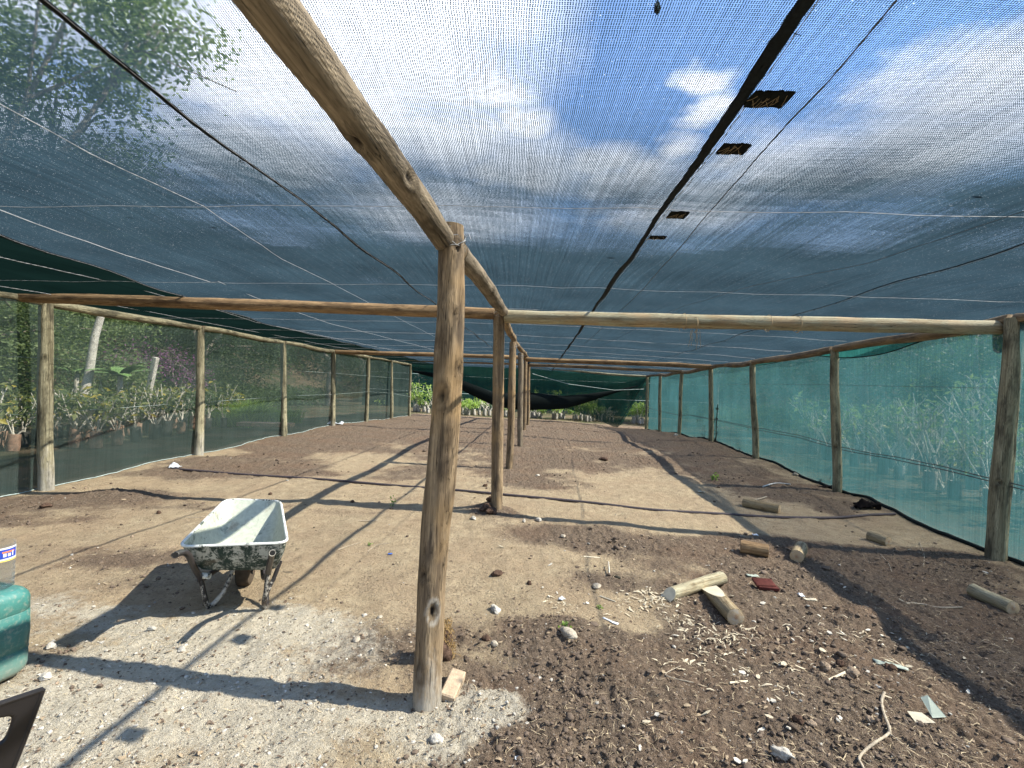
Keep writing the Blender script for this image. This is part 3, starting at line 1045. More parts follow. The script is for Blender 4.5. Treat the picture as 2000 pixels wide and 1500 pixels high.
def seam(kind, wd_, seed, lab):
    rs = random.Random(seed)
    mb = MB()
    rings = []
    y = -2.5
    off = 0
    while y < 23.2:
        off = off * 0.93 + rs.uniform(-1, 1) * 0.0018
        x = seamx(kind, y) + off
        z = rz(x, y) - 0.006
        ww = wd_ * (1 + 0.22 * math.sin(y * 2.1 + seed) + rs.uniform(-.08, .08))
        hh = ww * 0.55
        rings.append([Vector((x + ww * math.cos(a) * (1 + rs.uniform(-.06, .06)), y, z + hh * math.sin(a))) for a in [2 * math.pi * k / 8 for k in range(8)]])
        y += 0.045 if y < 6 else 0.12
    mb.loft(rings)
    # loose stitches
    for i in range(120):
        y = rs.uniform(0.8, 8)
        x = seamx(kind, y)
        p = Vector((x + rs.uniform(-1, 1) * wd_, y, rz(x, y) - 0.012))
        mb.tube([p, p + Vector((rs.uniform(-.03, .03), rs.uniform(-.03, .03), -rs.uniform(0, .012)))], 0.0012, 3)
    o = mb.build('seam', M['seam'], parent=roof)
    o['label'] = lab
    # pale stitching cord running beside the seam
    mb = MB()
    pts = []
    y = -2.4
    while y < 12:
        x = seamx(kind, y) + wd_ * 1.25 + rs.uniform(-.003, .003)
        pts.append(Vector((x, y, rz(x, y) - 0.012)))
        y += 0.05
    mb.tube(pts, 0.0013, 4)
    mb.build('stitching_cord', M['wire'], parent=o)


seam('r1', 0.019, 5, 'thick black seam right of the ridge pole')
seam('l1', 0.010, 6, 'black seam left of the ridge pole')
seam('r2', 0.005, 7, 'ragged thin seam near the right wall')
seam('l2', 0.014, 8, 'dark seam where the denser green strip begins')


def mat_patch():
    mt, k, out = newmat('patch_cloth')
    o = k.obj()
    n1 = k.noise(k.vm('MULTIPLY', o, (150, 40, 40)), 1.0, 4)
    c = k.mix(k.ramp(n1, 0.35, 0.7), (0.002, 0.003, 0.003), (0.010, 0.013, 0.012))
    princ(k, out, c, 0.9, 0.1)
    return mt


M['patch'] = mat_patch()
for i, (px, py, wx, wy) in enumerate([(1502, 182, 0.125, 0.085), (1433, 277, 0.105, 0.08), (1324, 417, 0.10, 0.10), (1285, 459, 0.10, 0.06)]):
    v = ray(px, py)
    c = Vector((0, 0, EYE)) + v * ((2.415 - EYE) / v.z)
    rs = random.Random(40 + i)
    z = rz(c.x, c.y) - 0.02
    mb = MB()
    n = 14
    vs = []
    for s in (0, 1):
        for a in range(n + 1):
            for b in (0, 1, 2, 3):
                vs.append(Vector((c.x - wx / 2 + wx * a / n + rs.uniform(-.001, .001), c.y - wy / 2 + wy * b / 3 + rs.uniform(-.0015, .0015) + 0.003 * math.sin(a * .5), z - 0.004 * s + rs.uniform(-.0015, .0015))))
    fs = []
    m_ = (n + 1) * 4
    for a in range(n):
        for b in range(3):
            q0 = a * 4 + b
            fs.append((q0, q0 + 1, q0 + 5, q0 + 4))
            fs.append((m_ + q0, m_ + q0 + 4, m_ + q0 + 5, m_ + q0 + 1))
    mb.add(vs, fs)
    o = mb.build('patch', M['patch'], parent=roof)
    o['label'] = 'dark mended patch sewn with straw-coloured thread'
    mb = MB()
    for q_ in range(13):
        x0 = c.x + rs.uniform(-.5, .5) * wx
        y0 = c.y + rs.uniform(-.5, .3) * wy
        dx_, dy_ = rs.uniform(-.03, .03), rs.uniform(0.02, .06)
        mb.tube([Vector((x0, y0, z - .007)), Vector((x0 + dx_ * .5, y0 + dy_ * .5, z - .0095)), Vector((x0 + dx_, min(y0 + dy_, c.y + wy * .5), z - .007))], 0.0006, 4)
    mb.build('stitching_thread', M['rope'], parent=o)

# small leaves and specks lying on the roof net
M['leaf_dry'] = simple('dry_leaf', (0.03, 0.028, 0.018), 0.8)
for i, (px, py, s_, lb) in enumerate([(255, 424, 0.02, 'small dark leaf lying on the roof net beside the left cross wire'), (418, 441, 0.028, 'curled dark leaf on the roof net above the orange beam'), (328, 484, 0.02, 'thin dark twig on the roof net, lowest of the left three'),
                                  (1912, 386, 0.03, 'dark leaf on the right part of the roof net'), (1283, 36, 0.025, 'tiny twig on the roof net near the top edge'), (1195, 505, 0.04, 'thin twig sticking out at the thick black seam')]):
    v = ray(px, py)
    c = Vector((0, 0, EYE)) + v * ((2.41 - EYE) / v.z)
    c.z = rz(c.x, c.y) + 0.006
    mb = MB()
    a = [0.3, 0.1, 0.0, 0.2, 1.3, 0.1][i]
    rings = []
    for t in np.linspace(-1, 1, 7):
        wv = s_ * 0.3 * (1 - t * t) + 0.001
        p = c + Vector((math.cos(a), math.sin(a), 0)) * t * s_ + Vector((0, 0, 0.004 * t * t))
        n_ = Vector((-math.sin(a), math.cos(a), 0))
        rings.append([p + n_ * wv, p + Vector((0, 0, 0.002)), p - n_ * wv, p - Vector((0, 0, 0.002))])
    mb.loft(rings)
    tag(mb.build('fallen_leaf' if i not in (2, 4, 5) else 'twig', M['leaf_dry'], origin=c), lb, 'leaf' if i not in (2, 4, 5) else 'twig')


# ------------------------------------------------------------------ wires
def wire(name, pts, r, mat, label, group, wig=0.004, seed=0, cat='wire'):
    rs = random.Random(seed)
    P = []
    for i in range(len(pts) - 1):
        a_, b_ = Vector(pts[i]), Vector(pts[i + 1])
        n = max(2, int((b_ - a_).length / 0.16))
        for k_ in range(n):
            t = k_ / n
            P.append(a_.lerp(b_, t))
    P.append(Vector(pts[-1]))
    o1 = o2 = 0
    Q = []
    for p in P:
        o1 = o1 * 0.7 + rs.uniform(-1, 1) * wig
        o2 = o2 * 0.7 + rs.uniform(-1, 1) * wig
        Q.append(p + Vector((o1, o1 * 0.3, o2)))
    mb = MB()
    mb.tube(Q, r, 5)
    return tag(mb.build(name, mat, origin=Q[0]), label, cat, group)


ORD = ['nearest', 'second nearest', 'third nearest']
crossY = [2.64, 4.62, 5.98, 7.4, 9.0, 10.5, 12.0, 13.2, 15.5, 17, 19, 20.8]
for i, y in enumerate(crossY):
    pts = []
    for x in np.arange(wall_l(y), wall_r(y) + 0.01, 0.35):
        yy = y - 0.07 * (x + 0.3)
        pts.append(Vector((x, yy, rz(x, yy) - 0.006)))
    lb = ['thin pale wire crossing under the roof net above the near centre post top', 'pale wire crossing under the roof net between the near post top and the orange beam', 'wire crossing just above the orange cross beam',
          'first pale wire crossing beyond the orange beam'][i] if i < 4 else 'pale cross wire under the roof net beyond the near cross beams'
    wire('cross_wire', pts, 0.0015 if i < 2 else (0.0022 if i < 4 else 0.0035), M['wire'], lb, 'pale wires crossing under the roof net', 0.0025, 60 + i)


def lwire(p, label, r=0.0017, seed=0, mat='wire', drop=0.012):
    pts = []
    for px, py in p:
        v = ray(px, py)
        c = Vector((0, 0, EYE)) + v * ((2.40 - EYE) / v.z)
        c.z = rz(c.x, c.y) - drop
        pts.append(c)
    d = (pts[0] - pts[1])
    pts.insert(0, pts[0] + d.normalized() * 1.6)
    wire('roof_wire', pts, r, M[mat], label, 'lengthwise wires under the roof net', 0.0035, seed)


lwire([(0, 190), (180, 290), (400, 402), (550, 500), (660, 556), (740, 600), (800, 632), (905, 684)], 'pale lengthwise wire running from the left frame edge towards the near centre post', 0.0018, 1)
lwire([(0, 403), (130, 450), (410, 546), (425, 544), (500, 580), (640, 628), (850, 682)], 'pale kinked lengthwise wire, second from the left seam', 0.0028, 2)
lwire([(0, 492), (165, 532), (400, 592), (500, 624), (700, 668), (800, 690)], 'pale lengthwise wire over the dark green strip, above the orange beam', 0.0032, 3)
lwire([(0, 543), (175, 577), (320, 606), (560, 656), (700, 682)], 'lowest pale lengthwise wire, nearest the left wall', 0.0034, 4)
lwire([(1755, 0), (1620, 150), (1480, 300), (1310, 500), (1230, 590), (1120, 690)], 'dark taut wire right of the black seam and its patches', 0.0024, 5, 'wire_dark', 0.02)
lwire([(2000, 415), (1700, 505), (1470, 560), (1330, 600), (1180, 668)], 'faint dark wire near the ragged right seam', 0.0016, 6, 'wire_dark', 0.014)


# ------------------------------------------------------------------ side walls
def wallsheet(name, f_x, y0, y1, ztop, mat, parent, side, nz_=26):
    ys = np.arange(y0, y1, 0.12)
    V = []
    for y in ys:
        zb = gz(f_x(y), y) if y > -3 else 0
        zt = ztop(y)
        t = np.linspace(0, 1, nz_)
        z = zb - 0.02 + (zt - zb + 0.02) * t
        x = np.full(nz_, f_x(y)) + (fbm(np.full(nz_, y), z, 1.1, 3, 88) - 0.5) * 0.05 + side * 0.03 * np.sin(np.pi * t) * math.sin(y * 2.3) * 0.6
        V.append(np.stack([x, np.full(nz_, y), z], -1))
    V = np.array(V)
    ny = len(ys)
    idx = np.arange(nz_ * ny).reshape(ny, nz_)
    q = np.stack([idx[:-1, :-1], idx[:-1, 1:], idx[1:, 1:], idx[1:, :-1]], -1).reshape(-1, 4)
    return np_mesh(name, V.reshape(-1, 3), q, mat, parent=parent, smooth=True), V[:, 0, :]


def interp_row(rows, key):
    pts = sorted([(bt(r)[0].y, *(bt(r)[0] if key == 'b' else bt(r)[1])) for r in rows])
    Y_ = np.array([p[0] for p in pts]); X_ = np.array([p[1] for p in pts]); Z_ = np.array([p[3] for p in pts])
    return Y_, X_, Z_


LY, LX, LZ = interp_row(LP, 'b')
_, LXt, LZt = interp_row(LP, 't')
RY, RX, RZ = interp_row(RP, 'b')
_, RXt, RZt = interp_row(RP, 't')


def ext(Yv, Av, y):
    if y < Yv[0]:
        return Av[0] + (y - Yv[0]) * (Av[1] - Av[0]) / (Yv[1] - Yv[0]) * (1 if Av is LX or Av is RX else 0)
    return float(np.interp(y, Yv, Av))


lwx = lambda y: ext(LY, LX, y) - 0.085
rwx = lambda y: ext(RY, RX, y) + 0.10
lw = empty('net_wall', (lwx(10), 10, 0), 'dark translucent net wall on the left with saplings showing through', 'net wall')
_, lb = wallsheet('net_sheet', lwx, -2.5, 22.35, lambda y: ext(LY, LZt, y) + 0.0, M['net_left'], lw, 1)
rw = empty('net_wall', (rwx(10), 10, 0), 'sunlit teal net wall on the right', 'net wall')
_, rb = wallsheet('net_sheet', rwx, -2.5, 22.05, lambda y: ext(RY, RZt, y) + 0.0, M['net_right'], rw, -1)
mb = MB(); mb.tube([Vector((p[0] + 0.012, p[1], gz(p[0] + 0.02, p[1]) + 0.012)) for p in lb], 0.006, 5); mb.build('hem_cord', M['hem_light'], parent=lw)
mb = MB()
rs = random.Random(4)
mb.loft([[Vector((p[0] - 0.02 + 0.02 * math.cos(a) * 1.3, p[1], gz(p[0] - .03, p[1]) + 0.012 + 0.022 * math.sin(a) + rs.uniform(0, .006))) for a in [2 * math.pi * k / 6 for k in range(6)]] for p in rb])
mb.build('bottom_hem', M['hem'], parent=rw)
# teal flap folded over the right rail
ys = np.arange(3.0, 12, 0.1)
V = []
for y in ys:
    zt = ext(RY, RZt, y) + 0.02
    dr = 0.19 * (0.6 + 0.4 * math.sin(y * 1.9 + 1)) * (1 if y < 8.5 else max(0.35, 1 - (y - 8.5) / 3))
    t = np.linspace(0, 1, 6)
    V.append(np.stack([np.full(6, ext(RY, RXt, y) + 0.03 + 0.02 * math.sin(y * 5)) + t * 0.02, np.full(6, y), zt - dr * t], -1))
V = np.array(V); idx = np.arange(V.shape[0] * 6).reshape(-1, 6)
np_mesh('flap', V.reshape(-1, 3), np.stack([idx[:-1, :-1], idx[:-1, 1:], idx[1:, 1:], idx[1:, :-1]], -1).reshape(-1, 4), M['flap'], parent=rw, smooth=True)
mb = MB(); mb.tube([Vector(tuple(v[-1])) for v in V], 0.008, 5); mb.build('flap_hem', M['hem'], parent=rw)


def wall_wire(rows, pxpy, off, label, r, mat, wig, seed, grp):
    """horizontal wires tied to the wall posts"""
    pts = []
    for px, py, Y in pxpy:
        pts.append(W(px, py, Y))
    wire('wall_wire', pts, r, M[mat], label, grp, wig, seed)


wall_wire(LP, [(-150, 690, 5.2), (0, 695, 5.85), (90, 700, 6.1), (390, 713, 8.75), (553, 722, 11.5), (651, 729, 14.1), (720, 734, 17.0), (765, 738, 19.5), (802, 741, 22.2)], 0, 'upper thin wire along the left net wall', 0.0028, 'hem_light', 0.002, 71, 'wires along the left net wall')
wall_wire(LP, [(-150, 812, 5.2), (0, 812, 5.85), (90, 806, 6.1), (390, 786, 8.75), (553, 774, 11.5), (651, 770, 14.1), (720, 765, 17.0), (765, 768, 19.5), (802, 775, 22.2)], 0, 'lower thin wire along the left net wall', 0.003, 'hem_light', 0.002, 72, 'wires along the left net wall')
for k_, (dy, lb_) in enumerate([(0, 'upper strand of the drooping double wire along the right net wall'), (7, 'lower strand of the drooping double wire along the right net wall')]):
    wall_wire(RP, [(2150, 985 + dy * 1.5, 4.2), (1950, 937 + dy, 4.85), (1850, 912 + dy, 5.4), (1640, 873 + dy * .7, 7.5), (1560, 850 + dy * .6, 8.6), (1475, 835 + dy * .4, 10.4), (1388, 817 + dy * .3, 13.2), (1345, 810, 15), (1329, 812, 16.2), (1289, 803, 19.2), (1263, 796, 21.8)],
              0, lb_, 0.0055, 'wire_dark', 0.005, 73 + k_, 'wires along the right net wall')
wall_wire(RP, [(2150, 768, 4.2), (1960, 758, 4.9), (1632, 752, 7.5), (1474, 750, 10.4), (1388, 752, 13.2)], 0, 'faint upper wire along the right net wall', 0.0022, 'wire_dark', 0.002, 76, 'wires along the right net wall')

# dark stain hanging on the right net beside the fourth post
mb = MB()
rs = random.Random(9)
for i in range(26):
    c = W(1398 + rs.uniform(-5, 8), rs.uniform(795, 862), 12.85)
    c.x = rwx(c.y) - 0.10 + rs.uniform(-.05, .05)
    for k_ in range(3):
        a = rs.uniform(0, 6.28)
        d1 = Vector((0.01, math.cos(a), math.sin(a))) * rs.uniform(.02, .045)
        d2 = Vector((0.01, -math.sin(a), math.cos(a))) * .02
        mb.add([c - d1, c + d2, c + d1, c - d2], [(0, 1, 2, 3)])
mb.tube([W(1398, 870, 12.9), W(1399, 830, 12.88), W(1402, 790, 12.85)], 0.012, 5)
tag(mb.build('dead_creeper', M['leaf_dry'], origin=W(1398, 866, 12.9)), 'black withered creeper on the right net beside the dark stained post', 'plant')

# ------------------------------------------------------------------ end wall: drooping net
hn = empty('drooping_net', W(1036, 720, 22.9), 'dark green loose net drooping from the end wall beam in heavy folds', 'net')


def drape(name, topc, botc, Y, mat, nx=60, nzz=16, dep=0.25, seed=0):
    xs_ = np.linspace(topc[0][0], topc[-1][0], nx)
    V = []
    for i, px in enumerate(xs_):
        yt = np.interp(px, [p[0] for p in topc], [p[1] for p in topc])
        yb = np.interp(px, [p[0] for p in botc], [p[1] for p in botc])
        for j in range(nzz):
            t = j / (nzz - 1)
            Yd = Y + dep * (math.sin(i * 0.55 + seed) * 0.25 * t + math.sin(t * 3.1) * 0.8 + 0.2 * math.sin(i * .21 + t * 4))
            V.append(tuple(W(px, yt + (yb - yt) * t, Yd)))
    idx = np.arange(nx * nzz).reshape(nx, nzz)
    q = np.stack([idx[:-1, :-1], idx[:-1, 1:], idx[1:, 1:], idx[1:, :-1]], -1).reshape(-1, 4)
    return np_mesh(name, np.array(V), q, mat, parent=hn, smooth=True)


drape('upper_drape', [(804, 712), (870, 714), (1036, 720), (1120, 729), (1262, 737)], [(804, 724), (850, 730), (900, 744), (960, 768), (1030, 786), (1100, 784), (1160, 772), (1262, 752)], 22.95, M['net_back'], dep=-0.25)
drape('loose_corner', [(1040, 778), (1100, 770), (1180, 758), (1262, 737)], [(1040, 779), (1100, 796), (1150, 812), (1204, 836), (1215, 828), (1262, 742)], 22.7, M['net_back'], seed=2, dep=-0.2)
mb = MB()
rings = []
cen = [(806, 725, 2), (850, 734, 5), (900, 751, 10), (960, 776, 13), (1000, 784, 16), (1040, 786, 17), (1100, 786, 13), (1150, 776, 8), (1200, 765, 3), (1246, 754, 1.0)]
for px in np.linspace(806, 1246, 70):
    cy_ = np.interp(px, [c[0] for c in cen], [c[1] for c in cen])
    hh = np.interp(px, [c[0] for c in cen], [c[2] for c in cen])
    ring = []
    for a in range(12):
        q_ = 2 * math.pi * a / 12
        fold = 1 + 0.12 * math.sin(3 * q_ + px * 0.03)
        ring.append(W(px, cy_ + hh * math.sin(q_) * fold, 22.45 + 0.16 * math.cos(q_) * hh / 16))
    rings.append(ring)
mb.loft(rings)
mb.build('folded_band', M['net_fold'], parent=hn)
for pts, nm in [([(1204, 836), (1262, 740)], 'edge_cord'), ([(1040, 730), (1110, 750), (1200, 762), (1258, 760)], 'fold_cord')]:
    mb = MB(); mb.tube([W(a, b, 22.35) for a, b in pts], 0.012, 5); mb.build(nm, M['hem'] if nm == 'edge_cord' else M['hem_light'], parent=hn)

# far net fence behind the end wall, with thin poles
fn = empty('far_net_fence', (0.5, 31, 0), 'tall dark green net fence far behind the end opening', 'fence')
V = []
for x in np.linspace(-9.5, 12.5, 80):
    for z in np.linspace(-0.4, 4.6, 10):
        V.append((x, 31 + 0.12 * math.sin(x * 1.7) * (z / 4), z))
idx = np.arange(800).reshape(80, 10)
np_mesh('net_sheet', np.array(V), np.stack([idx[:-1, :-1], idx[:-1, 1:], idx[1:, 1:], idx[1:, :-1]], -1).reshape(-1, 4), M['net_far'], parent=fn, smooth=True)
for x in (-8, -4.9, -1.7, 1.6, 4.9, 8.1, 11):
    mb = MB(); mb.tube([(x, 31.15, -0.4), (x + 0.05, 31.15, 4.6)], 0.05, 8); mb.build('fence_post', M['wood_grey'], parent=fn)
for z in (1.0, 2.1):
    mb = MB(); mb.tube([(-9.5, 30.8, z + .05), (0, 30.8, z - .08), (12.5, 30.8, z)], 0.01, 4); mb.build('fence_wire', M['hem_light'], parent=fn)


# ------------------------------------------------------------------ wheelbarrow
def mat_chipped(name, paint, coat, cover, scale=9, sc3=(1, 1, 0.35), rough=0.6):
    mt, k, out = newmat(name)
    o = k.obj()
    n1 = k.noise(k.vm('MULTIPLY', o, sc3), scale, 6, 0.7, 0.4)
    n2 = k.noise(o, scale * 5, 5, 0.7)
    f = k.ramp(k.m('ADD', n1, k.m('MULTIPLY', k.m('SUBTRACT', n2, 0.5), 0.45)), cover - 0.04, cover + 0.05)
    c = k.mix(k.ramp(k.noise(o, 40, 4), 0.3, 0.7), [q * 0.75 for q in coat], coat)
    col = k.mix(f, c, paint)
    col = k.mix(k.ramp(k.noise(o, 6, 3), 0.62, 0.72, 0, 0.5), col, (0.18, 0.13, 0.09))
    princ(k, out, col, rough, 0.3, k.bump(k.m('ADD', f, k.noise(o, 90, 4)), 0.4, 0.003))
    return mt


M['tray_in'] = mat_chipped('mortar_coated_tray', (0.17, 0.20, 0.17), (0.44, 0.47, 0.39), 0.62, 6, (1, 1, 1))
M['tray_out'] = mat_chipped('splashed_green_tray', (0.016, 0.036, 0.030), (0.46, 0.47, 0.42), 0.455, 13, (1, 1, 0.28))
M['tray_rim'] = mat_chipped('tray_rim', (0.05, 0.07, 0.06), (0.7, 0.72, 0.67), 0.60, 14, (1, 1, 1))
M['tube'] = mat_chipped('worn_black_tube', (0.022, 0.02, 0.02), (0.46, 0.43, 0.37), 0.46, 14, (1, 1, 0.4), 0.45)
M['tube_dark'] = simple('black_tube', (0.035, 0.03, 0.03), 0.35, 0.5, nsc=30)
M['hollow_shade'] = simple('painted_hollow_shade', (0.01, 0.01, 0.01), 0.9)  # near-black colour painted for the shade inside the handle tubes
M['tyre'] = simple('dusty_tyre', (0.075, 0.058, 0.042), 0.9, 0.1, nsc=25)
M['hub'] = mat_chipped('wheel_hub', (0.05, 0.06, 0.05), (0.5, 0.47, 0.4), 0.55, 12)


def rrect(c4, rad, n=6):
    """rounded outline through four corners given in order"""
    out = []
    for i in range(4):
        p, a, b = Vector(c4[i]), Vector(c4[i - 1]), Vector(c4[(i + 1) % 4])
        r_ = rad[i] if hasattr(rad, '__len__') else rad
        pa = p + (a - p).normalized() * r_
        pb = p + (b - p).normalized() * r_
        for k_ in range(n + 1):
            t = k_ / n
            out.append(pa.lerp(p, t).lerp(p.lerp(pb, t), t))
    return out


def wheelbarrow():
    NL, NR, FR, FL = W(348, 1068, 2.85), W(562, 1060, 2.96), W(548, 978, 3.70), W(441, 975, 3.66)
    bNL, bNR = W(384, 1113, 3.00), W(543, 1112, 3.08)
    bFR, bFL = Vector((-1.66, 3.43, 0.27)), Vector((-1.95, 3.38, 0.27))
    root_l = Vector((-1.72, 3.15, gz(-1.72, 3.15)))
    wbo = empty('wheelbarrow', root_l, 'mortar-splashed dark green wheelbarrow with a whitened tray, standing left of the near centre post', 'wheelbarrow')
    top_ = rrect([NL, NR, FR, FL], [0.075, 0.075, 0.09, 0.09], 7)
    bot_ = rrect([bNL, bNR, bFR, bFL], [0.07, 0.07, 0.06, 0.06], 7)
    n = len(top_)
    cen = sum((Vector(p) for p in top_), Vector()) / n
    rings_o, rings_i = [], []
    for t in np.linspace(0, 1, 9):
        bulge = 0.018 * math.sin(math.pi * t)
        ro, ri = [], []
        for a_, b_ in zip(top_, bot_):
            p = b_.lerp(a_, t)
            d = Vector((p.x - cen.x, p.y - cen.y, 0)).normalized()
            p = p + d * bulge
            ro.append(p)
            ri.append(p - d * 0.004 + Vector((0, 0, 0.003)))
        rings_o.append(ro)
        rings_i.append(ri)
    bc = sum((Vector(p) for p in bot_), Vector()) / n
    lowo = [bc + (p - bc) * 0.82 + Vector((0, 0, -0.018)) for p in bot_]
    mb = MB()
    mb.loft([lowo] + rings_o, cap=False)
    mb.f.append(tuple(reversed(range(n)))); mb.mi.append(0)
    b0 = len(mb.v)
    lowi = [p + Vector((0, 0, 0.006)) for p in lowo]
    ins = [lowi] + rings_i
    vs = [p for r in ins for p in r]
    fs = []
    for i in range(len(ins) - 1):
        for j in range(n):
            k2 = (j + 1) % n
            fs.append((i * n + k2, i * n + j, (i + 1) * n + j, (i + 1) * n + k2))
    fs.append(tuple(range(n)))
    mb.add(vs, fs, 1)
    tr = mb.build('tray', [M['tray_out'], M['tray_in']], parent=wbo, sharp=60)
    mb = MB(); mb.tube(top_, 0.0085, 8, closed=True); mb.build('rim', M['tray_rim'], parent=tr)
    # pad of dried mortar lying in the near end of the tray
    mb = MB()
    c0 = bNL.lerp(bNR, 0.42) + Vector((0, 0.13, 0.0))
    vs = [c0 + Vector((0, 0, 0.012))]
    for k_ in range(16):
        a = 2 * math.pi * k_ / 16
        vs.append(c0 + Vector((0.13 * math.cos(a), 0.09 * math.sin(a), 0.001)) * (1 + 0.12 * math.sin(3 * a)))
    M['mortar'] = simple('dried_mortar', (0.38, 0.35, 0.27), 0.95, 0.1, nsc=40)
    mb.add(vs, [(0, 1 + k_, 1 + (k_ + 1) % 16) for k_ in range(16)])
    mb.build('dried_mortar', M['mortar'], parent=tr)

    def handle(pts, r=0.0175):
        P = [Vector(p) for p in pts]
        sm = []
        for i in range(len(P) - 1):
            p0 = P[max(i - 1, 0)]; p1 = P[i]; p2 = P[i + 1]; p3 = P[min(i + 2, len(P) - 1)]
            for t in np.linspace(0, 1, 7, endpoint=False):
                sm.append(0.5 * ((2 * p1) + (-p0 + p2) * t + (2 * p0 - 5 * p1 + 4 * p2 - p3) * t * t + (-p0 + 3 * p1 - 3 * p2 + p3) * t ** 3))
        sm.append(P[-1])
        m_ = MB(); m_.tube(sm, r, 12, cap=True)
        h = m_.build('handle', M['tube_dark'], parent=wbo)
        d = (P[0] - P[1]).normalized()
        m_ = MB(); m_.tube([P[0] + d * 0.0015, P[0] + d * 0.0025], r * 0.82, 12)  # flat disc on the capped tube, its dark colour imitating the shaded hollow
        m_.build('dark_end_disc', M['hollow_shade'], parent=h)
        m_ = MB()
        q = d.to_track_quat('Z', 'Y')
        ring = [P[0] + d * 0.002 + q @ Vector((r * 0.9 * math.cos(a), r * 0.9 * math.sin(a), 0)) for a in [2 * math.pi * k_ / 14 for k_ in range(14)]]
        m_.tube(ring, r * 0.12, 5, closed=True)
        m_.build('end_lip', M['tube'], parent=h)
    lt = W(390, 1126, 3.0)
    rt = W(523, 1122, 3.06)
    handle([W(342, 1084, 2.60), W(355, 1079, 2.74), W(367, 1083, 2.82), W(377, 1103, 2.9), lt, W(400, 1128, 3.12), Vector((-1.83, 3.45, 0.235)), Vector((-1.83, 3.80, 0.20))])
    handle([W(532, 1080, 2.62), W(531, 1082, 2.76), W(530, 1087, 2.86), W(526, 1105, 2.95), rt, W(515, 1124, 3.2), Vector((-1.71, 3.48, 0.235)), Vector((-1.74, 3.84, 0.20))])
    # bent flat legs, one loop each side
    for fx, bx, yb in (((402, 1192), (392, 1128), 3.04), ((515, 1193), (523, 1112), 3.03)):
        foot = GP(*fx); foot.z += 0.012
        up = W(bx[0], bx[1], 3.02)
        back = foot + Vector((0.05 if fx[0] < 450 else -0.03, 0.09, 0.03))
        up2 = Vector((up.x + (0.11 if fx[0] < 450 else -0.015), up.y + 0.20, 0.25))
        pts = [up, up.lerp(foot, 0.45) + Vector((0.004, 0, 0)), foot + Vector((0, 0, 0.035)), foot + Vector((0.004, 0.018, 0.002)), foot + Vector((0.02 if fx[0] < 450 else -0.006, 0.05, 0.012)), back + Vector((0.0, 0.0, 0.03)), back.lerp(up2, 0.5), up2]
        m_ = MB(); m_.tube(pts, [0.0145, 0.0145, 0.0155, 0.0155, 0.0145, 0.014, 0.013, 0.013], 12)
        m_.build('leg', M['tube'], parent=wbo)
    m_ = MB(); m_.tube([lt + Vector((0.0, 0.02, 0.0)), lt + Vector((0.05, 0.02, -0.003))], 0.019, 12); m_.build('weld_collar', M['tray_rim'], parent=wbo)
    # wheel
    wc = GP(478, 1151); wc = Vector((wc.x - 0.045, wc.y + 0.085, wc.z + 0.122))
    axd = Vector((1.0, 0.28, 0)).normalized()
    fw = Vector((-0.28, 1.0, 0)).normalized()
    def ringpt(rr, off, a):
        return wc + axd * off + (fw * math.cos(a) + Vector((0, 0, 1)) * math.sin(a)) * rr
    wh = empty('wheel', (0, 0, 0), None, None)
    wh.parent = wbo
    wh.location = wc - root_l
    m_ = MB()
    N = 56
    rings = []
    for k_ in range(N + 1):
        a = 2 * math.pi * k_ / N
        ring = []
        for u in range(14):
            q_ = 2 * math.pi * u / 14
            tread = 0.006 if (k_ % 2 == 0) and math.cos(q_) > 0.25 else 0
            ring.append(ringpt(0.086 + 0.040 * math.copysign(abs(math.cos(q_)) ** 0.55, math.cos(q_)) + tread * 0.6, 0.046 * math.copysign(abs(math.sin(q_)) ** 0.55, math.sin(q_)), a))
        rings.append(ring)
    m_.loft(rings, cap=False)
    m_.build('tyre', M['tyre'], parent=wh, sharp=35)
    m_ = MB()
    for off in (-0.028, 0.028):
        m_.add([wc + axd * off * 0.6] + [ringpt(0.062, off, 2 * math.pi * k_ / 28) for k_ in range(28)], [(0, 1 + k_, 1 + (k_ + 1) % 28) for k_ in range(28)])
    m_.tube([wc - axd * 0.09, wc + axd * 0.09], 0.012, 10)
    m_.tube([wc - axd * 0.05, wc + axd * 0.05], 0.025, 12)
    m_.build('rim', M['hub'], parent=wh)
    for s_ in (-1, 1):
        m_ = MB()
        m_.tube([wc + axd * 0.085 * s_, wc + axd * 0.095 * s_ + Vector((0, 0.03, 0.06)), wc + axd * 0.10 * s_ + Vector((0, -0.01, 0.085))], 0.009, 8)
        m_.build('axle_bracket', M['tube'], parent=wbo)


wheelbarrow()


# ------------------------------------------------------------------ jerrycan, cut bottle and chair at the left edge
def mat_plastic(name, col, dirt, low=0.1):
    mt, k, out = newmat(name)
    o = k.obj()
    x, y, z = k.sep(o)
    n = k.noise(o, 7, 5, 0.65)
    f = k.noise(o, 60, 4)
    c = k.mix(k.ramp(n, 0.35, 0.7), [q * 0.82 for q in col], [min(1, q * 1.18) for q in col])
    c = k.mix(k.ramp(f, 0.52, 0.75, 0, 0.45), c, dirt)
    scr = k.noise(k.vm('MULTIPLY', o, (6, 6, 60)), 3.0, 5, 0.7)
    c = k.mix(k.ramp(scr, 0.58, 0.66, 0, 0.4), c, [min(1, q * 1.8) for q in col])
    c = k.mix(k.m('MULTIPLY', k.ramp(k.m('ADD', z, k.m('MULTIPLY', n, 0.1)), 0.02, low + 0.06, 1.0, 0.0), 0.75), c, dirt)
    princ(k, out, c, 0.42, 0.45, k.bump(k.m('ADD', f, k.m('MULTIPLY', n, 3)), 0.25, 0.003))
    return mt


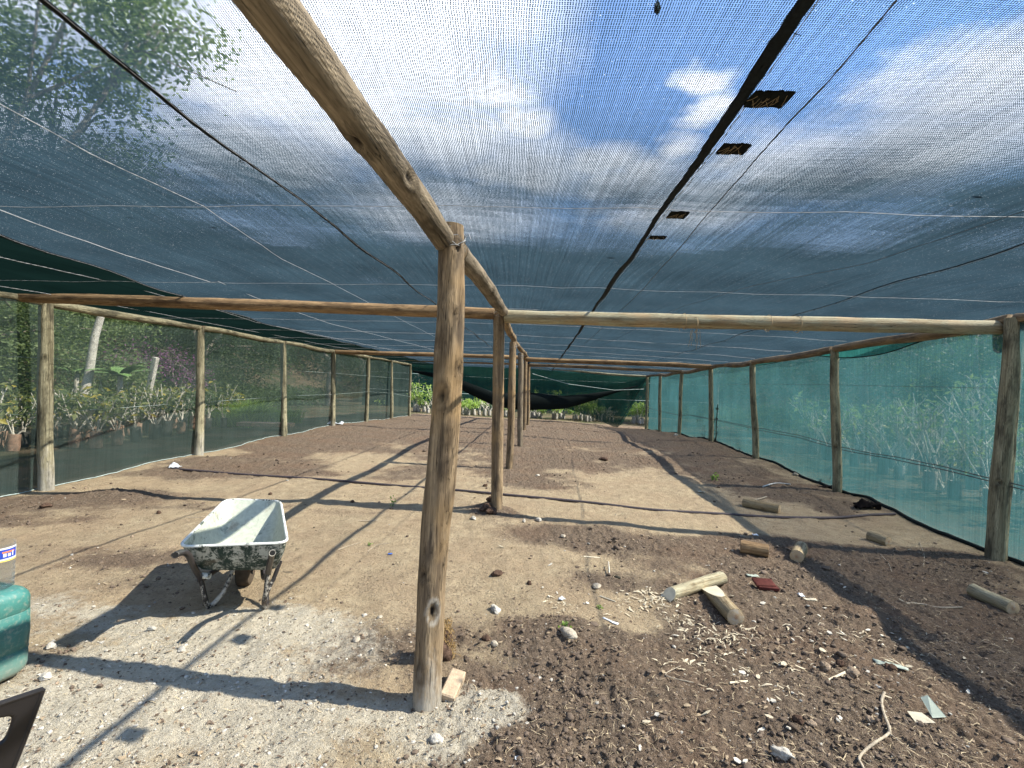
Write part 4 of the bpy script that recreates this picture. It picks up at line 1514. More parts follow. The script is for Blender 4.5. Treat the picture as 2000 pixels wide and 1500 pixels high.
M['can'] = mat_plastic('teal_plastic', (0.045, 0.165, 0.145), (0.36, 0.33, 0.27))
M['can_base'] = simple('muddy_plastic', (0.10, 0.07, 0.05), 0.9)
M['black_plastic'] = simple('black_plastic', (0.013, 0.012, 0.013), 0.40, 0.4, var=0.3, nsc=12, bump=0.15)


def jerrycan():
    g0 = GP(0, 1345)
    cx, cy = -2.415, 2.22
    z0 = gz(cx, cy) + 0.015
    root_ = empty('jerrycan', (cx, cy, z0), 'faded teal plastic jerrycan with a muddy bottom at the left edge', 'jerrycan')
    hx, hy, H = 0.19, 0.135, 0.435
    mb = MB()
    rings = []
    prof = [(0.0, 0.045), (0.012, 0.02), (0.035, 0.004), (0.06, 0.0), (0.125, 0.0), (0.13, 0.003), (0.135, 0.0), (0.22, -0.003), (0.315, 0.0), (0.318, 0.0025), (0.322, 0.0), (0.38, 0.001), (0.40, 0.006), (0.418, 0.018), (0.429, 0.036), (0.434, 0.065)]
    tilt = Matrix.Rotation(R(-14), 3, 'Z')
    for z, ins in prof:
        z = z * 0.952
        ring = []
        X, Y = hx - ins, hy - ins
        rr = 0.06
        for qx, qy, a0 in ((1, 1, 0), (-1, 1, 90), (-1, -1, 180), (1, -1, 270)):
            for k_ in range(8):
                a = R(a0 + k_ * 90 / 7)
                ring.append(Vector((cx, cy, z0 + z)) + tilt @ Vector((qx * (X - rr) + rr * math.cos(a), qy * (Y - rr) + rr * math.sin(a), 0)))
        rings.append(ring)
    mb.loft(rings)
    bd = mb.build('body', M['can'], parent=root_, sharp=60)
    # moulded seam and embossed band
    mb = MB()
    for zz in (0.128,):
        ring = []
        for qx, qy, a0 in ((1, 1, 0), (-1, 1, 90), (-1, -1, 180), (1, -1, 270)):
            for k_ in range(8):
                a = R(a0 + k_ * 90 / 7)
                ring.append(Vector((cx, cy, z0 + zz)) + tilt @ Vector((qx * (hx - .06) + .0605 * math.cos(a), qy * (hy - .06) + .0605 * math.sin(a), 0)))
        mb.tube(ring, 0.0018, 5, closed=True)
    mb.build('mould_seam', M['can'], parent=bd)
    mb = MB()
    rs = random.Random(3)
    x = 0.0
    for k_ in range(9):                                       # worn raised marks near the top, too faint to read
        p = Vector((cx, cy, z0 + 0.345)) + tilt @ Vector((0.02 + x, -hy - 0.0005, 0))
        mb.box(p, (0.004, 0.002, 0.012), tilt @ Matrix.Rotation(rs.choice([0, 0.4, -0.4]), 3, 'Y'))
        x += 0.014
    mb.build('embossing', M['can'], parent=bd)
    # handle and cap, out of the frame to the left
    mb = MB()
    pts = [Vector((cx, cy, z0)) + tilt @ Vector(p) for p in ((-0.10, 0, 0.43), (-0.09, 0, 0.475), (-0.03, 0, 0.485), (0.02, 0, 0.475), (0.03, 0, 0.43))]
    mb.tube([p + tilt @ Vector((-0.075, 0.07, 0)) for p in pts], 0.012, 10)
    mb.build('handle', M['can'], parent=root_)
    mb = MB(); mb.tube([Vector((cx, cy, z0)) + tilt @ Vector((-0.13, -0.05, 0.42)), Vector((cx, cy, z0)) + tilt @ Vector((-0.13, -0.05, 0.465))], 0.03, 16); mb.build('cap', M['black_plastic'], parent=root_)
    # bottle standing on top, cut open
    mt, k, out = newmat('clear_plastic')
    gl = k.n('ShaderNodeBsdfGlass'); gl.inputs['Roughness'].default_value = 0.08; gl.inputs['IOR'].default_value = 1.12
    k.put(gl.inputs[0], (0.93, 0.96, 0.97))
    trp = k.n('ShaderNodeBsdfTransparent'); df = k.n('ShaderNodeBsdfTranslucent'); k.put(df.inputs[0], (0.8, 0.85, 0.88))
    m1 = k.n('ShaderNodeMixShader'); m1.inputs[0].default_value = 0.45; k.l(trp.outputs[0], m1.inputs[1]); k.l(gl.outputs[0], m1.inputs[2])
    m2 = k.n('ShaderNodeMixShader'); m2.inputs[0].default_value = 0.16; k.l(m1.outputs[0], m2.inputs[1]); k.l(df.outputs[0], m2.inputs[2])
    k.l(m2.outputs[0], out.inputs[0])
    M['clear'] = mt
    rB = 0.068
    bx, by, bz = 0, 2.24, z0 + 0.414
    e = W(17, 1120, 2.24)
    bx = e.x - rB
    bt_ = empty('cut_bottle', (bx, by, bz), 'clear ribbed plastic bottle with a blue label standing on the teal jerrycan', 'bottle')
    mb = MB()
    rings = []
    for z in np.linspace(0.0, 0.205, 36):
        rr = rB * (0.88 if z < 0.004 else 1.0) * (1 + (0.022 * math.sin(z * 250) if z < 0.125 else 0))
        rings.append([Vector((bx + rr * math.cos(a), by + rr * math.sin(a), bz + z)) for a in [2 * math.pi * q_ / 40 for q_ in range(40)]])
    mb.loft(rings, cap=False)
    mb.f.append(tuple(reversed(range(40)))); mb.mi.append(0)
    mb.build('body', M['clear'], parent=bt_)

    def band(z1, z2, a1, a2, off, mt_, nm, par):
        m_ = MB()
        rr = rB * 1.012 + off
        N = 24
        vs = [Vector((bx + rr * math.cos(R(a1 + (a2 - a1) * q_ / N)), by + rr * math.sin(R(a1 + (a2 - a1) * q_ / N)), bz + z)) for q_ in range(N + 1) for z in (z1, z2)]
        m_.add(vs, [(2 * q_, 2 * q_ + 2, 2 * q_ + 3, 2 * q_ + 1) for q_ in range(N)])
        return m_.build(nm, mt_, parent=par)
    M['lab_w'] = simple('label_white', (0.60, 0.62, 0.66), 0.5)
    M['lab_b'] = simple('label_blue', (0.02, 0.06, 0.42), 0.5)
    M['lab_y'] = simple('label_yellow', (0.75, 0.55, 0.10), 0.5)
    M['lab_o'] = simple('label_orange', (0.75, 0.22, 0.06), 0.5)
    lbl = band(0.128, 0.192, 200, 400, 0.0, M['lab_w'], 'label', bt_)
    band(0.143, 0.184, 262, 388, 0.0012, M['lab_b'], 'label_panel', lbl)
    band(0.129, 0.135, 230, 396, 0.0012, M['lab_y'], 'label_stripe', lbl)
    band(0.168, 0.175, 335, 376, 0.0022, M['lab_o'], 'label_mark', lbl)
    band(0.150, 0.166, 338, 348, 0.0022, M['lab_w'], 'label_mark', lbl)
    band(0.150, 0.164, 352, 362, 0.0022, M['lab_w'], 'label_mark', lbl)
    band(0.150, 0.172, 367, 372, 0.0022, M['lab_w'], 'label_mark', lbl)


jerrycan()


def chair():
    """black monobloc chair seen from beside and behind: its back stands across the left bottom corner"""
    T = W(82, 1347, 0.97)                                     # upper outer corner of the back
    fl = gz(-1.2, 0.7)
    root_ = empty('plastic_chair', (-1.2, 0.72, fl), 'black plastic garden chair at the bottom left corner, only its slotted back in view', 'chair')
    # back sheet: u along the top edge towards the camera, v downwards
    Wd, Hd = 0.50, 0.42
    def P(u, v):
        arch = 0.03 * math.sin(math.pi * min(max(u / Wd, 0), 1))
        lean = -0.20 * v - 0.25 * v * v
        cv = -0.05 * math.sin(math.pi * min(max(u / Wd, 0), 1))
        inn = 0.055 * (v / Hd) * (1 - 2 * u / Wd)
        return Vector((T.x + lean + cv, T.y - u - inn, T.z - v + arch))
    def hole(u, v):
        hs = [(0.135, 0.055, 0.105, 0.026), (0.365, 0.055, 0.105, 0.026), (0.135, 0.155, 0.10, 0.030), (0.365, 0.155, 0.10, 0.030), (0.25, 0.285, 0.20, 0.045)]
        # slots: centre u, centre v, half length, half height, with round ends that widen near the stile
        for cu, cv, a_, b_ in hs:
            bb = b_ * (1.0 + 0.25 * (1 - u / Wd))
            if abs(u - cu) ** 4 / a_ ** 4 + abs(v - cv) ** 4 / bb ** 4 < 1:
                return True
        return False
    nu, nv = 125, 105
    keep = np.zeros((nu, nv), bool)
    for i in range(nu):
        for j in range(nv):
            u, v = (i + .5) / nu * Wd, (j + .5) / nv * Hd
            keep[i, j] = not hole(u, v)
    ids = {}
    mb = MB()
    def vid(i, j):
        if (i, j) not in ids:
            ids[(i, j)] = len(mb.v)
            u, v = i / nu * Wd, j / nv * Hd
            mb.v.append(tuple(P(u, v)))
        return ids[(i, j)]
    for i in range(nu):
        for j in range(nv):
            if keep[i, j]:
                mb.f.append((vid(i, j), vid(i + 1, j), vid(i + 1, j + 1), vid(i, j + 1))); mb.mi.append(0)
    # smooth the staircase edges of the slots
    V = np.array(mb.v)
    E = {}
    for f in mb.f:
        for a_, b_ in zip(f, f[1:] + f[:1]):
            k_ = (min(a_, b_), max(a_, b_)); E[k_] = E.get(k_, 0) + 1
    bn = {}
    for (a_, b_), c_ in E.items():
        if c_ == 1:
            bn.setdefault(a_, []).append(b_); bn.setdefault(b_, []).append(a_)
    for _ in range(6):
        V2 = V.copy()
        for a_, nb in bn.items():
            if len(nb) == 2:
                V2[a_] = V[a_] * 0.4 + 0.3 * (V[nb[0]] + V[nb[1]])
        V = V2
    mb.v = [tuple(v) for v in V]
    bk = mb.build('backrest', M['black_plastic'], parent=root_)
    md = bk.modifiers.new('thick', 'SOLIDIFY'); md.thickness = 0.006; md.offset = 0
    mb = MB()
    mb.tube([P(u, 0) for u in np.linspace(0, Wd, 30)], 0.0055, 8)
    mb.tube([P(0.0, v) for v in np.linspace(0, Hd, 20)], 0.006, 8)
    mb.tube([P(Wd, v) for v in np.linspace(0, Hd, 20)], 0.006, 8)
    mb.build('edge_roll', M['black_plastic'], parent=bk)
    sb, sb2 = P(0, Hd), P(Wd, Hd)
    sz_ = fl + 0.42
    x1, x0 = sb.x, sb.x - 0.44
    mb = MB()
    for i, t in enumerate(np.linspace(0, 1, 10)):
        pass
    rings = []
    for t in np.linspace(0, 1, 12):
        x = x1 + (x0 - x1) * t
        zz = sz_ - 0.02 * math.sin(math.pi * t) + (0.0 if t < .9 else -0.02 * (t - .9) * 10)
        ya, yb = sb.y + 0.01, sb2.y - 0.01
        ring = [Vector((x, y, zz - 0.012 * math.sin(math.pi * (y - yb) / (ya - yb)))) for y in np.linspace(yb, ya, 10)]
        ring += [p + Vector((0, 0, -0.008)) for p in reversed(ring)]
        rings.append(ring)
    mb.loft(rings)
    mb.build('seat', M['black_plastic'], parent=root_)
    for (lx, ly, dx, dy) in ((x1 - 0.02, sb.y - 0.02, 0.07, 0.03), (x1 - 0.02, sb2.y + 0.02, 0.07, -0.03), (x0 + 0.02, sb.y - 0.02, -0.04, 0.04), (x0 + 0.02, sb2.y + 0.02, -0.04, -0.04)):
        m_ = MB()
        rings = []
        for t in np.linspace(0, 1, 8):
            c = Vector((lx + dx * t, ly + dy * t, sz_ + (fl - sz_) * t))
            w_ = 0.035 - 0.012 * t
            ring = [c + Vector((w_ * math.cos(a), w_ * 0.6 * math.sin(a), 0)) for a in np.linspace(0, math.pi * 2, 10, endpoint=False)]
            rings.append(ring)
        m_.loft(rings)
        m_.build('leg', M['black_plastic'], parent=root_)
    for sgn, yy in ((1, sb.y + 0.02), (-1, sb2.y - 0.02)):
        m_ = MB()
        a0 = P(0 if sgn > 0 else Wd, 0.21) + Vector((0, 0.008 * sgn, 0))
        m_.tube([a0, a0 + Vector((-0.12, 0.02 * sgn, 0.01)), a0 + Vector((-0.30, 0.02 * sgn, -0.01)), Vector((x0 + 0.06, yy, sz_ + 0.1)), Vector((x0 + 0.02, yy, sz_))], 0.016, 8)
        m_.build('armrest', M['black_plastic'], parent=root_)


chair()


# ------------------------------------------------------------------ timber offcuts on the ground
def offcut(pa, pb, r, label, seed, mat='wood_log', flat=0, sink=0.25):
    """pole piece lying on the soil; pa/pb: pixels of the two ends' ground contact"""
    A, B = GP(*pa), GP(*pb)
    A.z += r * (1 - sink)
    B.z += r * (1 - sink)
    o = pole('timber_offcut', A, B, r, r * 0.96, mat, label, 'log', 'pole offcuts lying on the soil', seed, bend=0.003, lump=0.6, knots=[(0.6, seed * 40 % 360, 0.012, 'bump')])
    return o


offcut((1452, 988), (1522, 1002), 0.062, 'long pole offcut with a stick behind it, lying beyond the black pipe\'s end', 401)
offcut((1446, 1077), (1500, 1087), 0.062, 'orange-brown log offcut at the edge of the diagonal shadow, left of the short upright-facing one', 402, 'wood_orange')
offcut((1564, 1077), (1556, 1099), 0.060, 'shortest log offcut, its sawn end facing the camera, in the diagonal shadow', 403)
offcut((1698, 1053), (1735, 1066), 0.055, 'small log offcut nearest the right net wall post, beside a pale chip', 404)
offcut((1900, 1162), (1978, 1200), 0.052, 'log offcut at the far right with a reddish sawn end', 405, 'wood_mint')
oB = offcut((1410, 1138), (1303, 1172), 0.048, 'split-ended log lying across behind the wedge-cut one amid the wood shavings', 406, 'wood_mint')
# wedge-cut log
o = offcut((1384, 1158), (1436, 1224), 0.058, 'log with a long pale wedge cut, its sawn end facing the camera amid shavings', 407, 'wood_log')
M['fresh'] = simple('fresh_cut_wood', (0.56, 0.50, 0.37), 0.8, 0.15, var=0.15, nsc=14)


def wedge(o, up_w, z0_, h0, z1_, h1):
    """saw a slanting face off a round log: the plane passes the height h0 at z0_ and h1 at z1_ of its own frame"""
    import bmesh
    o.data.materials.append(M['fresh'])
    u = o.rotation_quaternion.inverted() @ Vector(up_w).normalized()
    u.z = 0
    u.normalize()
    sl_ = (h1 - h0) / (z1_ - z0_)
    nrm = (u - Vector((0, 0, sl_))).normalized()
    bm = bmesh.new()
    bm.from_mesh(o.data)
    r_ = bmesh.ops.bisect_plane(bm, geom=bm.verts[:] + bm.edges[:] + bm.faces[:], plane_co=u * h0 + Vector((0, 0, z0_)), plane_no=nrm, clear_outer=True)
    ed = [e for e in r_['geom_cut'] if isinstance(e, bmesh.types.BMEdge)]
    nf = bmesh.ops.holes_fill(bm, edges=ed, sides=0)['faces']
    for f in nf:
        f.material_index = 2
        f.smooth = False
    bm.to_mesh(o.data)
    bm.free()
    o.data.set_sharp_from_angle(angle=R(35))


wedge(o, (-0.25, -0.1, 1.0), 0.0, 0.004, 0.34, 0.060)
_L = (GP(1410, 1138) - GP(1303, 1172)).length
wedge(oB, (0.0, -0.3, 1.0), _L, -0.03, _L - 0.05, 0.05)
# notch chipped in the split end
def stick(name, pts, r, mat, label, cat, group=None, sides=6, lift=0.004):
    P = []
    for p in pts:
        g_ = GP(p[0], p[1])
        P.append(g_ + Vector((0, 0, lift + (p[2] if len(p) > 2 else 0))))
    Q = []
    for i in range(len(P) - 1):
        p0 = P[max(i - 1, 0)]; p1 = P[i]; p2 = P[i + 1]; p3 = P[min(i + 2, len(P) - 1)]
        for t in np.linspace(0, 1, 8, endpoint=False):
            Q.append(0.5 * ((2 * p1) + (-p0 + p2) * t + (2 * p0 - 5 * p1 + 4 * p2 - p3) * t * t + (-p0 + 3 * p1 - 3 * p2 + p3) * t ** 3))
    Q.append(P[-1])
    rs = random.Random(int(pts[0][0]))
    mb = MB()
    n = len(Q)
    mb.tube(Q, [r * (1 + rs.uniform(-.15, .15)) * (1 - 0.35 * i / n if name != 'pipe' else 1) if name != 'pipe' else r for i in range(n)], sides)
    return tag(mb.build(name, mat, origin=Q[0]), label, cat, group)


M['twig'] = simple('bleached_twig', (0.33, 0.28, 0.21), 0.85, 0.15, nsc=60)
M['pipe'] = simple('dusty_pipe', (0.055, 0.045, 0.05), 0.6, 0.3, nsc=30)
M['pipe_grey'] = simple('grey_conduit', (0.50, 0.50, 0.48), 0.55, 0.3)
stick('pipe', [(338, 915), (480, 928), (620, 937), (760, 949), (880, 958), (1010, 970), (1150, 983), (1270, 997), (1400, 1005), (1520, 1012), (1630, 1013), (1690, 1008), (1748, 1003)], 0.017, M['pipe'],
      'thin dusty black irrigation pipe lying right across the nursery floor', 'pipe', sides=8, lift=0.012)
stick('stick', [(1727, 1357), (1722, 1375), (1727, 1400), (1737, 1430), (1733, 1440), (1710, 1455), (1690, 1470), (1678, 1486), (1684, 1500), (1690, 1520)], 0.0068, M['twig'], 'crooked pale root-like stick curving at the bottom right', 'stick', sides=8, lift=0.012)
stick('stick', [(1738, 1440), (1738, 1422)], 0.006, M['twig'], 'small broken side branch beside the crooked pale stick', 'stick', lift=0.012)
stick('stick', [(1735, 1430), (1780, 1455), (1850, 1475)], 0.0028, M['twig'], 'thin brown twig running right from the crooked pale stick', 'stick')
stick('conduit_piece', [(1490, 951), (1515, 947), (1544, 948)], 0.011, M['pipe_grey'], 'short grey plastic conduit piece lying near the second right post', 'pipe', sides=8, lift=0.02)
stick('stick', [(1472, 982), (1497, 973)], 0.013, M['twig'], 'pale stick resting behind the long pole offcut', 'stick', lift=0.03)
stick('stick', [(1770, 1180), (1800, 1183), (1832, 1187), (1880, 1190)], 0.007, M['twig'], 'straight pale twig right of the dark soil mound', 'stick')
stick('stick', [(1720, 1375 - 290), (1735, 1100), (1742, 1120)], 0.003, M['twig'], 'thin curved straw standing out below the small log offcut', 'stick')
stick('stick', [(1796, 1060), (1805, 1085), (1803, 1105)], 0.0035, M['twig'], 'curved pale stem lying below the right net wall', 'stick')
stick('stick', [(660, 1075), (680, 1068), (705, 1060)], 0.004, M['twig'], 'pale twig lying between the wheelbarrow and the near centre post', 'stick')
stick('stick', [(718, 1078), (735, 1066), (760, 1062)], 0.003, M['twig'], 'thin bent twig beside the little green weed', 'stick')
stick('stick', [(365, 1012), (400, 1010), (440, 1000)], 0.004, M['twig'], 'pale twig on the soil behind the wheelbarrow tray', 'stick')
stick('stick', [(700, 1018), (738, 1018)], 0.006, M['twig'], 'small stick lying in the paired shadow lines', 'stick')
stick('stick', [(1355, 1335), (1300, 1320), (1330, 1300)], 0.003, M['twig'], 'dark thin root on the trodden soil', 'stick')
stick('wood_strip', [(1618, 1325), (1650, 1312), (1672, 1302)], 0.008, M['fresh'], 'pale splintered wood strip among the brown clods', 'stick', sides=4)
stick('wood_strip', [(1425, 1335), (1460, 1332)], 0.007, M['fresh'], 'pale straight wood strip left of the brown clods', 'stick', sides=4)
stick('wood_strip', [(1010, 1180 + 40), (1020, 1222)], 0.004, M['fresh'], 'tiny pale strip beside the concrete crumbs', 'stick', sides=4)
stick('wood_strip', [(1140, 1088), (1172, 1090)], 0.007, M['fresh'], 'pale strip on the bare sand right of the near centre post', 'stick', sides=4)
stick('wood_strip', [(1172, 1165), (1202, 1176)], 0.006, M['fresh'], 'pale strip left of the shavings heap', 'stick', sides=4)

# stones and clods that stand out
M['concrete'] = simple('concrete_lump', (0.40, 0.375, 0.325), 0.95, 0.1, var=0.3, nsc=30, bump=0.9, bd=0.006)
M['stone'] = simple('dusty_stone', (0.33, 0.29, 0.23), 0.9, 0.1, var=0.3, nsc=25, bump=0.8, bd=0.005)
M['clod'] = simple('dark_clod', (0.085, 0.055, 0.040), 0.98, 0.05, var=0.45, nsc=45, bump=1.0, bd=0.008)
M['clod_mid'] = simple('brown_clod', (0.125, 0.096, 0.073), 0.98, 0.05, var=0.45, nsc=3, bump=1.0, bd=0.008)
M['clod_light'] = simple('pale_clod', (0.28, 0.215, 0.155), 0.98, 0.05, var=0.35, nsc=45, bump=1.0, bd=0.008)
import bmesh


def ico(sub):
    bm = bmesh.new()
    bmesh.ops.create_icosphere(bm, subdivisions=sub, radius=1.0)
    v = np.array([tuple(q_.co) for q_ in bm.verts])
    f = np.array([[q_.index for q_ in p.verts] for p in bm.faces])
    bm.free()
    return v, f


I1, I2, I3 = ico(1), ico(2), ico(4)


def rock(name, c, size, mat, label, cat, group=None, seed=0, rough=0.35):
    V, F = I3
    s = seed * 3.7
    d = 1 + rough * (fbm(V[:, 0] * 1.3 + s, V[:, 1] * 1.3 + V[:, 2] * 1.7, 1.0, 3, seed % 40) - 0.5) * 2 + rough * 0.3 * (fbm(V[:, 0] * 6 + s, V[:, 1] * 6 + V[:, 2] * 5, 1.0, 3, seed % 30) - 0.5) * 2
    V2 = V * d[:, None] * np.array(size) * 0.5
    a = seed * 1.3
    rt_ = np.array([[math.cos(a), -math.sin(a), 0], [math.sin(a), math.cos(a), 0], [0, 0, 1]])
    V2 = V2 @ rt_.T + np.array([c[0], c[1], c[2] + size[2] * 0.28])
    o = np_mesh(name, V2, F, mat, origin=(c[0], c[1], c[2]), nper=3, smooth=True)
    return tag(o, label, cat, group)


ROCKS = [
    ((852, 1448), (0.055, 0.045, 0.035), 'concrete', 'grey concrete lump on the bare sand directly below the near centre post'),
    ((1526, 1478), (0.085, 0.05, 0.05), 'concrete', 'largest grey concrete lump, low on the dark soil near the bottom right'),
    ((1110, 1245), (0.11, 0.07, 0.05), 'stone', 'brown-grey stone with the green sprout behind it'),
    ((968, 1192), (0.12, 0.05, 0.035), 'concrete', 'long flat concrete slab crumb on top of the dark mound'),
    ((696, 1252), (0.05, 0.04, 0.03), 'stone', 'pale stone left of the near centre post'),
    ((742, 1207), (0.045, 0.03, 0.02), 'stone', 'flat grey pebble, right of its paler neighbour, left of the near centre post'),
    ((712, 1203), (0.04, 0.03, 0.02), 'concrete', 'pale pebble between the wheelbarrow and the near centre post'),
    ((970, 1124), (0.09, 0.06, 0.05), 'clod', 'dark earth clod alone on the pale sand right of the near centre post'),
    ((1033, 1141), (0.035, 0.03, 0.03), 'clod', 'small dark clod right of the lone larger one on pale sand'),
    ((948, 1250), (0.05, 0.04, 0.035), 'clod', 'dark crumb in the middle of the mound behind the near centre post'),
    ((965, 1262), (0.04, 0.035, 0.035), 'stone', 'paler crumb beside the dark one on the mound'),
    ((1052, 1018), (0.07, 0.05, 0.045), 'concrete', 'white-grey stone right of the second centre post'),
    ((925, 1013), (0.08, 0.05, 0.04), 'concrete', 'grey stone in the shadow left of the second centre post'),
    ((1100, 1042), (0.06, 0.05, 0.035), 'stone', 'stone beyond the white-grey one, in the dark soil band'),
    ((1023, 1020), (0.045, 0.03, 0.04), 'concrete', 'small pale stone close to the second centre post'),
    ((1165, 1147), (0.08, 0.06, 0.03), 'stone', 'flat grey stone among chips left of the split log'),
    ((1050, 930), (0.08, 0.05, 0.035), 'concrete', 'pale stone on dark soil right of the third centre post'),
    ((948, 950), (0.07, 0.06, 0.05), 'clod', 'dark clod lying just beyond the pipe near the second centre post'),
    ((100, 1266), (0.05, 0.04, 0.035), 'concrete', 'grey stone in the shadow just right of the jerrycan'),
    ((297, 1230), (0.045, 0.03, 0.025), 'concrete', 'white lump below the wheelbarrow shadow'),
    ((355, 1272), (0.04, 0.03, 0.03), 'concrete', 'grey lump right of the white one below the wheelbarrow shadow'),
    ((90, 1325), (0.05, 0.04, 0.035), 'concrete', 'white lump right of the jerrycan\'s foot'),
    ((1554, 927), (0.10, 0.08, 0.06), 'stone', 'rounded stone at the foot of the right net wall'),
    ((1320, 851), (0.22, 0.14, 0.08), 'concrete', 'flat pale stone at the foot of the fifth right post'),
    ((1610, 1305), (0.07, 0.05, 0.05), 'clod_light', 'tan clod, leftmost of the brown clods by the splintered strip'),
    ((1665, 1318), (0.06, 0.055, 0.045), 'clod_light', 'tan clod, rightmost of the brown clods by the splintered strip'),
    ((1640, 1300), (0.05, 0.04, 0.04), 'clod', 'dark clod between two tan clods'),
    ((1740, 1308), (0.07, 0.05, 0.04), 'clod', 'dark clod lying in the diagonal shadow'),
    ((1558, 1410), (0.05, 0.04, 0.035), 'clod', 'dark clod beside the pale paper scrap at bottom right'),
    ((1700, 1408), (0.035, 0.03, 0.028), 'clod_light', 'tan pebble left of the crooked stick'),
    ((1585, 1415), (0.045, 0.035, 0.02), 'clod_light', 'angular tan stone below the dark clods'),
    ((1180, 897), (0.2, 0.14, 0.09), 'clod', 'dark clod heap in the middle distance on the trodden sand'),
    ((310, 1003 + 0), (0.05, 0.04, 0.04), 'clod', 'clod on the sand left of the wheelbarrow tray'),
    ((528, 966), (0.05, 0.04, 0.035), 'clod', 'small dark clod on the sand behind the wheelbarrow'),
    ((688, 981), (0.05, 0.04, 0.035), 'clod', 'small dark clod between the two far shadow lines'),
    ((90, 990), (0.09, 0.07, 0.05), 'clod', 'dark clod in front of the nearest left post'),
]
for i, (p, s_, m_, lb_) in enumerate(ROCKS):
    c = GP(*p)
    rock('clod' if m_.startswith('clod') else 'stone', c, s_, M[m_], lb_, 'clod' if m_.startswith('clod') else 'stone', None, 500 + i * 7, 0.45 if m_ != 'stone' else 0.28)
# clods heaped at the second post
rs = random.Random(21)
for i in range(14):
    p = (955 + rs.gauss(0, 12), 993 + rs.gauss(0, 6))
    c = GP(*p)
    s_ = rs.uniform(0.03, 0.075)
    rock('clod', c + Vector((0, 0, rs.uniform(0, .03))), (s_ * 1.2, s_, s_ * .9), M['clod'], 'dark clod in the little heap at the foot of the second centre post', 'clod', 'clods heaped at the second centre post', 700 + i, 0.5)

# brick leaning at the foot of the near post
M['brick'] = simple('pale_brick', (0.40, 0.31, 0.215), 0.92, 0.1, var=0.18, nsc=30, bump=0.8, bd=0.004)
bp = GP(880, 1366)
mb = MB()
mb.box(bp + Vector((0.003, 0.055, 0.03)), (0.075, 0.165, 0.052), Matrix.Rotation(R(-14), 3, 'Z') @ Matrix.Rotation(R(13), 3, 'X') @ Matrix.Rotation(R(8), 3, 'Y'), bev=0.006)
tag(mb.build('brick', M['brick'], origin=bp, sharp=30), 'pale half brick wedged against the foot of the near centre post', 'brick')

# fibrous root tuft behind the near post
M['fibre'] = simple('root_fibre', (0.30, 0.20, 0.085), 0.9, 0.1, var=0.4, nsc=60)
tc = GP(862, 1330) + Vector((0.0, 0.16, 0))
rs = random.Random(31)
tf = rock('root_ball', tc + Vector((-0.055, 0, 0.01)), (0.19, 0.13, 0.21), M['clod'], 'shaggy brown root ball behind the foot of the near centre post', 'root ball', None, 77, 0.4)
mb = MB()
for i in range(520):
    a = rs.uniform(0, 6.28)
    h_ = rs.uniform(0.0, 0.24)
    rr = 0.10 * (1 - (h_ / 0.27) ** 2 * 0.5)
    p = tc + Vector((-0.055 + rr * math.cos(a), 0.6 * rr * math.sin(a), h_ - 0.02))
    pts = [p]
    for s_ in range(4):
        p = p + Vector((rs.uniform(-.014, .014), rs.uniform(-.012, .012), rs.uniform(-.022, .016)))
        pts.append(p)
    mb.tube(pts, rs.uniform(0.0008, 0.0018), 3, cap=False)
mb.build('root_fibres', M['fibre'], parent=tf)

# black rag, maroon cloth, papers and scraps
M['rag'] = simple('black_rag', (0.010, 0.008, 0.008), 0.95, 0.05, nsc=30)
M['maroon'] = simple('maroon_cloth', (0.075, 0.022, 0.018), 0.85, 0.1, nsc=30)
M['paper'] = simple('pale_paper', (0.42, 0.38, 0.29), 0.85, 0.1, var=0.1, nsc=10)
M['paper_g'] = simple('grey_paper', (0.30, 0.34, 0.29), 0.85, 0.1, var=0.1, nsc=10)
M['plastic_w'] = simple('white_plastic', (0.50, 0.53, 0.56), 0.5, 0.4, var=0.1)
M['plastic_b'] = simple('blue_plastic', (0.03, 0.12, 0.45), 0.4, 0.4)
M['chip'] = simple('wood_chip', (0.46, 0.40, 0.29), 0.85, 0.1, var=0.2, nsc=40)
M['chip_w'] = simple('white_chip', (0.52, 0.48, 0.40), 0.8, 0.15, var=0.12, nsc=40)


def crumple(name, px, py, size, mat, label, cat, seed, n=16, amp=0.35, thick=0.002, lift=0.006, rot=0.0, two=False):
    c = GP(px, py)
    rs_ = random.Random(seed)
    xs_ = np.linspace(-0.5, 0.5, n)
    A, B = np.meshgrid(xs_, xs_)
    hgt = (fbm(A * 3 + seed, B * 3, 1.0, 3, seed % 40) - 0.3) * size[2] * 1.6
    hgt = hgt * (1 - np.clip((np.maximum(abs(A), abs(B)) - 0.35) * 4, 0, 1) * 0.7)
    ex = 1 + amp * 0.4 * (fbm(A * 2.5 + seed, B * 2.5, 1, 2, 8) - 0.5)
    X = A * size[0] * ex
    Y = B * size[1] * ex
    ca, sa = math.cos(rot), math.sin(rot)
    PX, PY = c.x + X * ca - Y * sa, c.y + X * sa + Y * ca
    Z = np.maximum(ground_h(PX.ravel(), PY.ravel()).reshape(PX.shape), c.z - 0.02) * 0.5 + c.z * 0.5 + lift + np.maximum(hgt, 0)
    idx = np.arange(n * n).reshape(n, n)
    q_ = np.stack([idx[:-1, :-1], idx[:-1, 1:], idx[1:, 1:], idx[1:, :-1]], -1).reshape(-1, 4)
    o = np_mesh(name, np.stack([PX.ravel(), PY.ravel(), Z.ravel()], -1), q_, mat, origin=tuple(c), smooth=True)
    m_ = o.modifiers.new('thick', 'SOLIDIFY'); m_.thickness = thick
    return tag(o, label, cat)


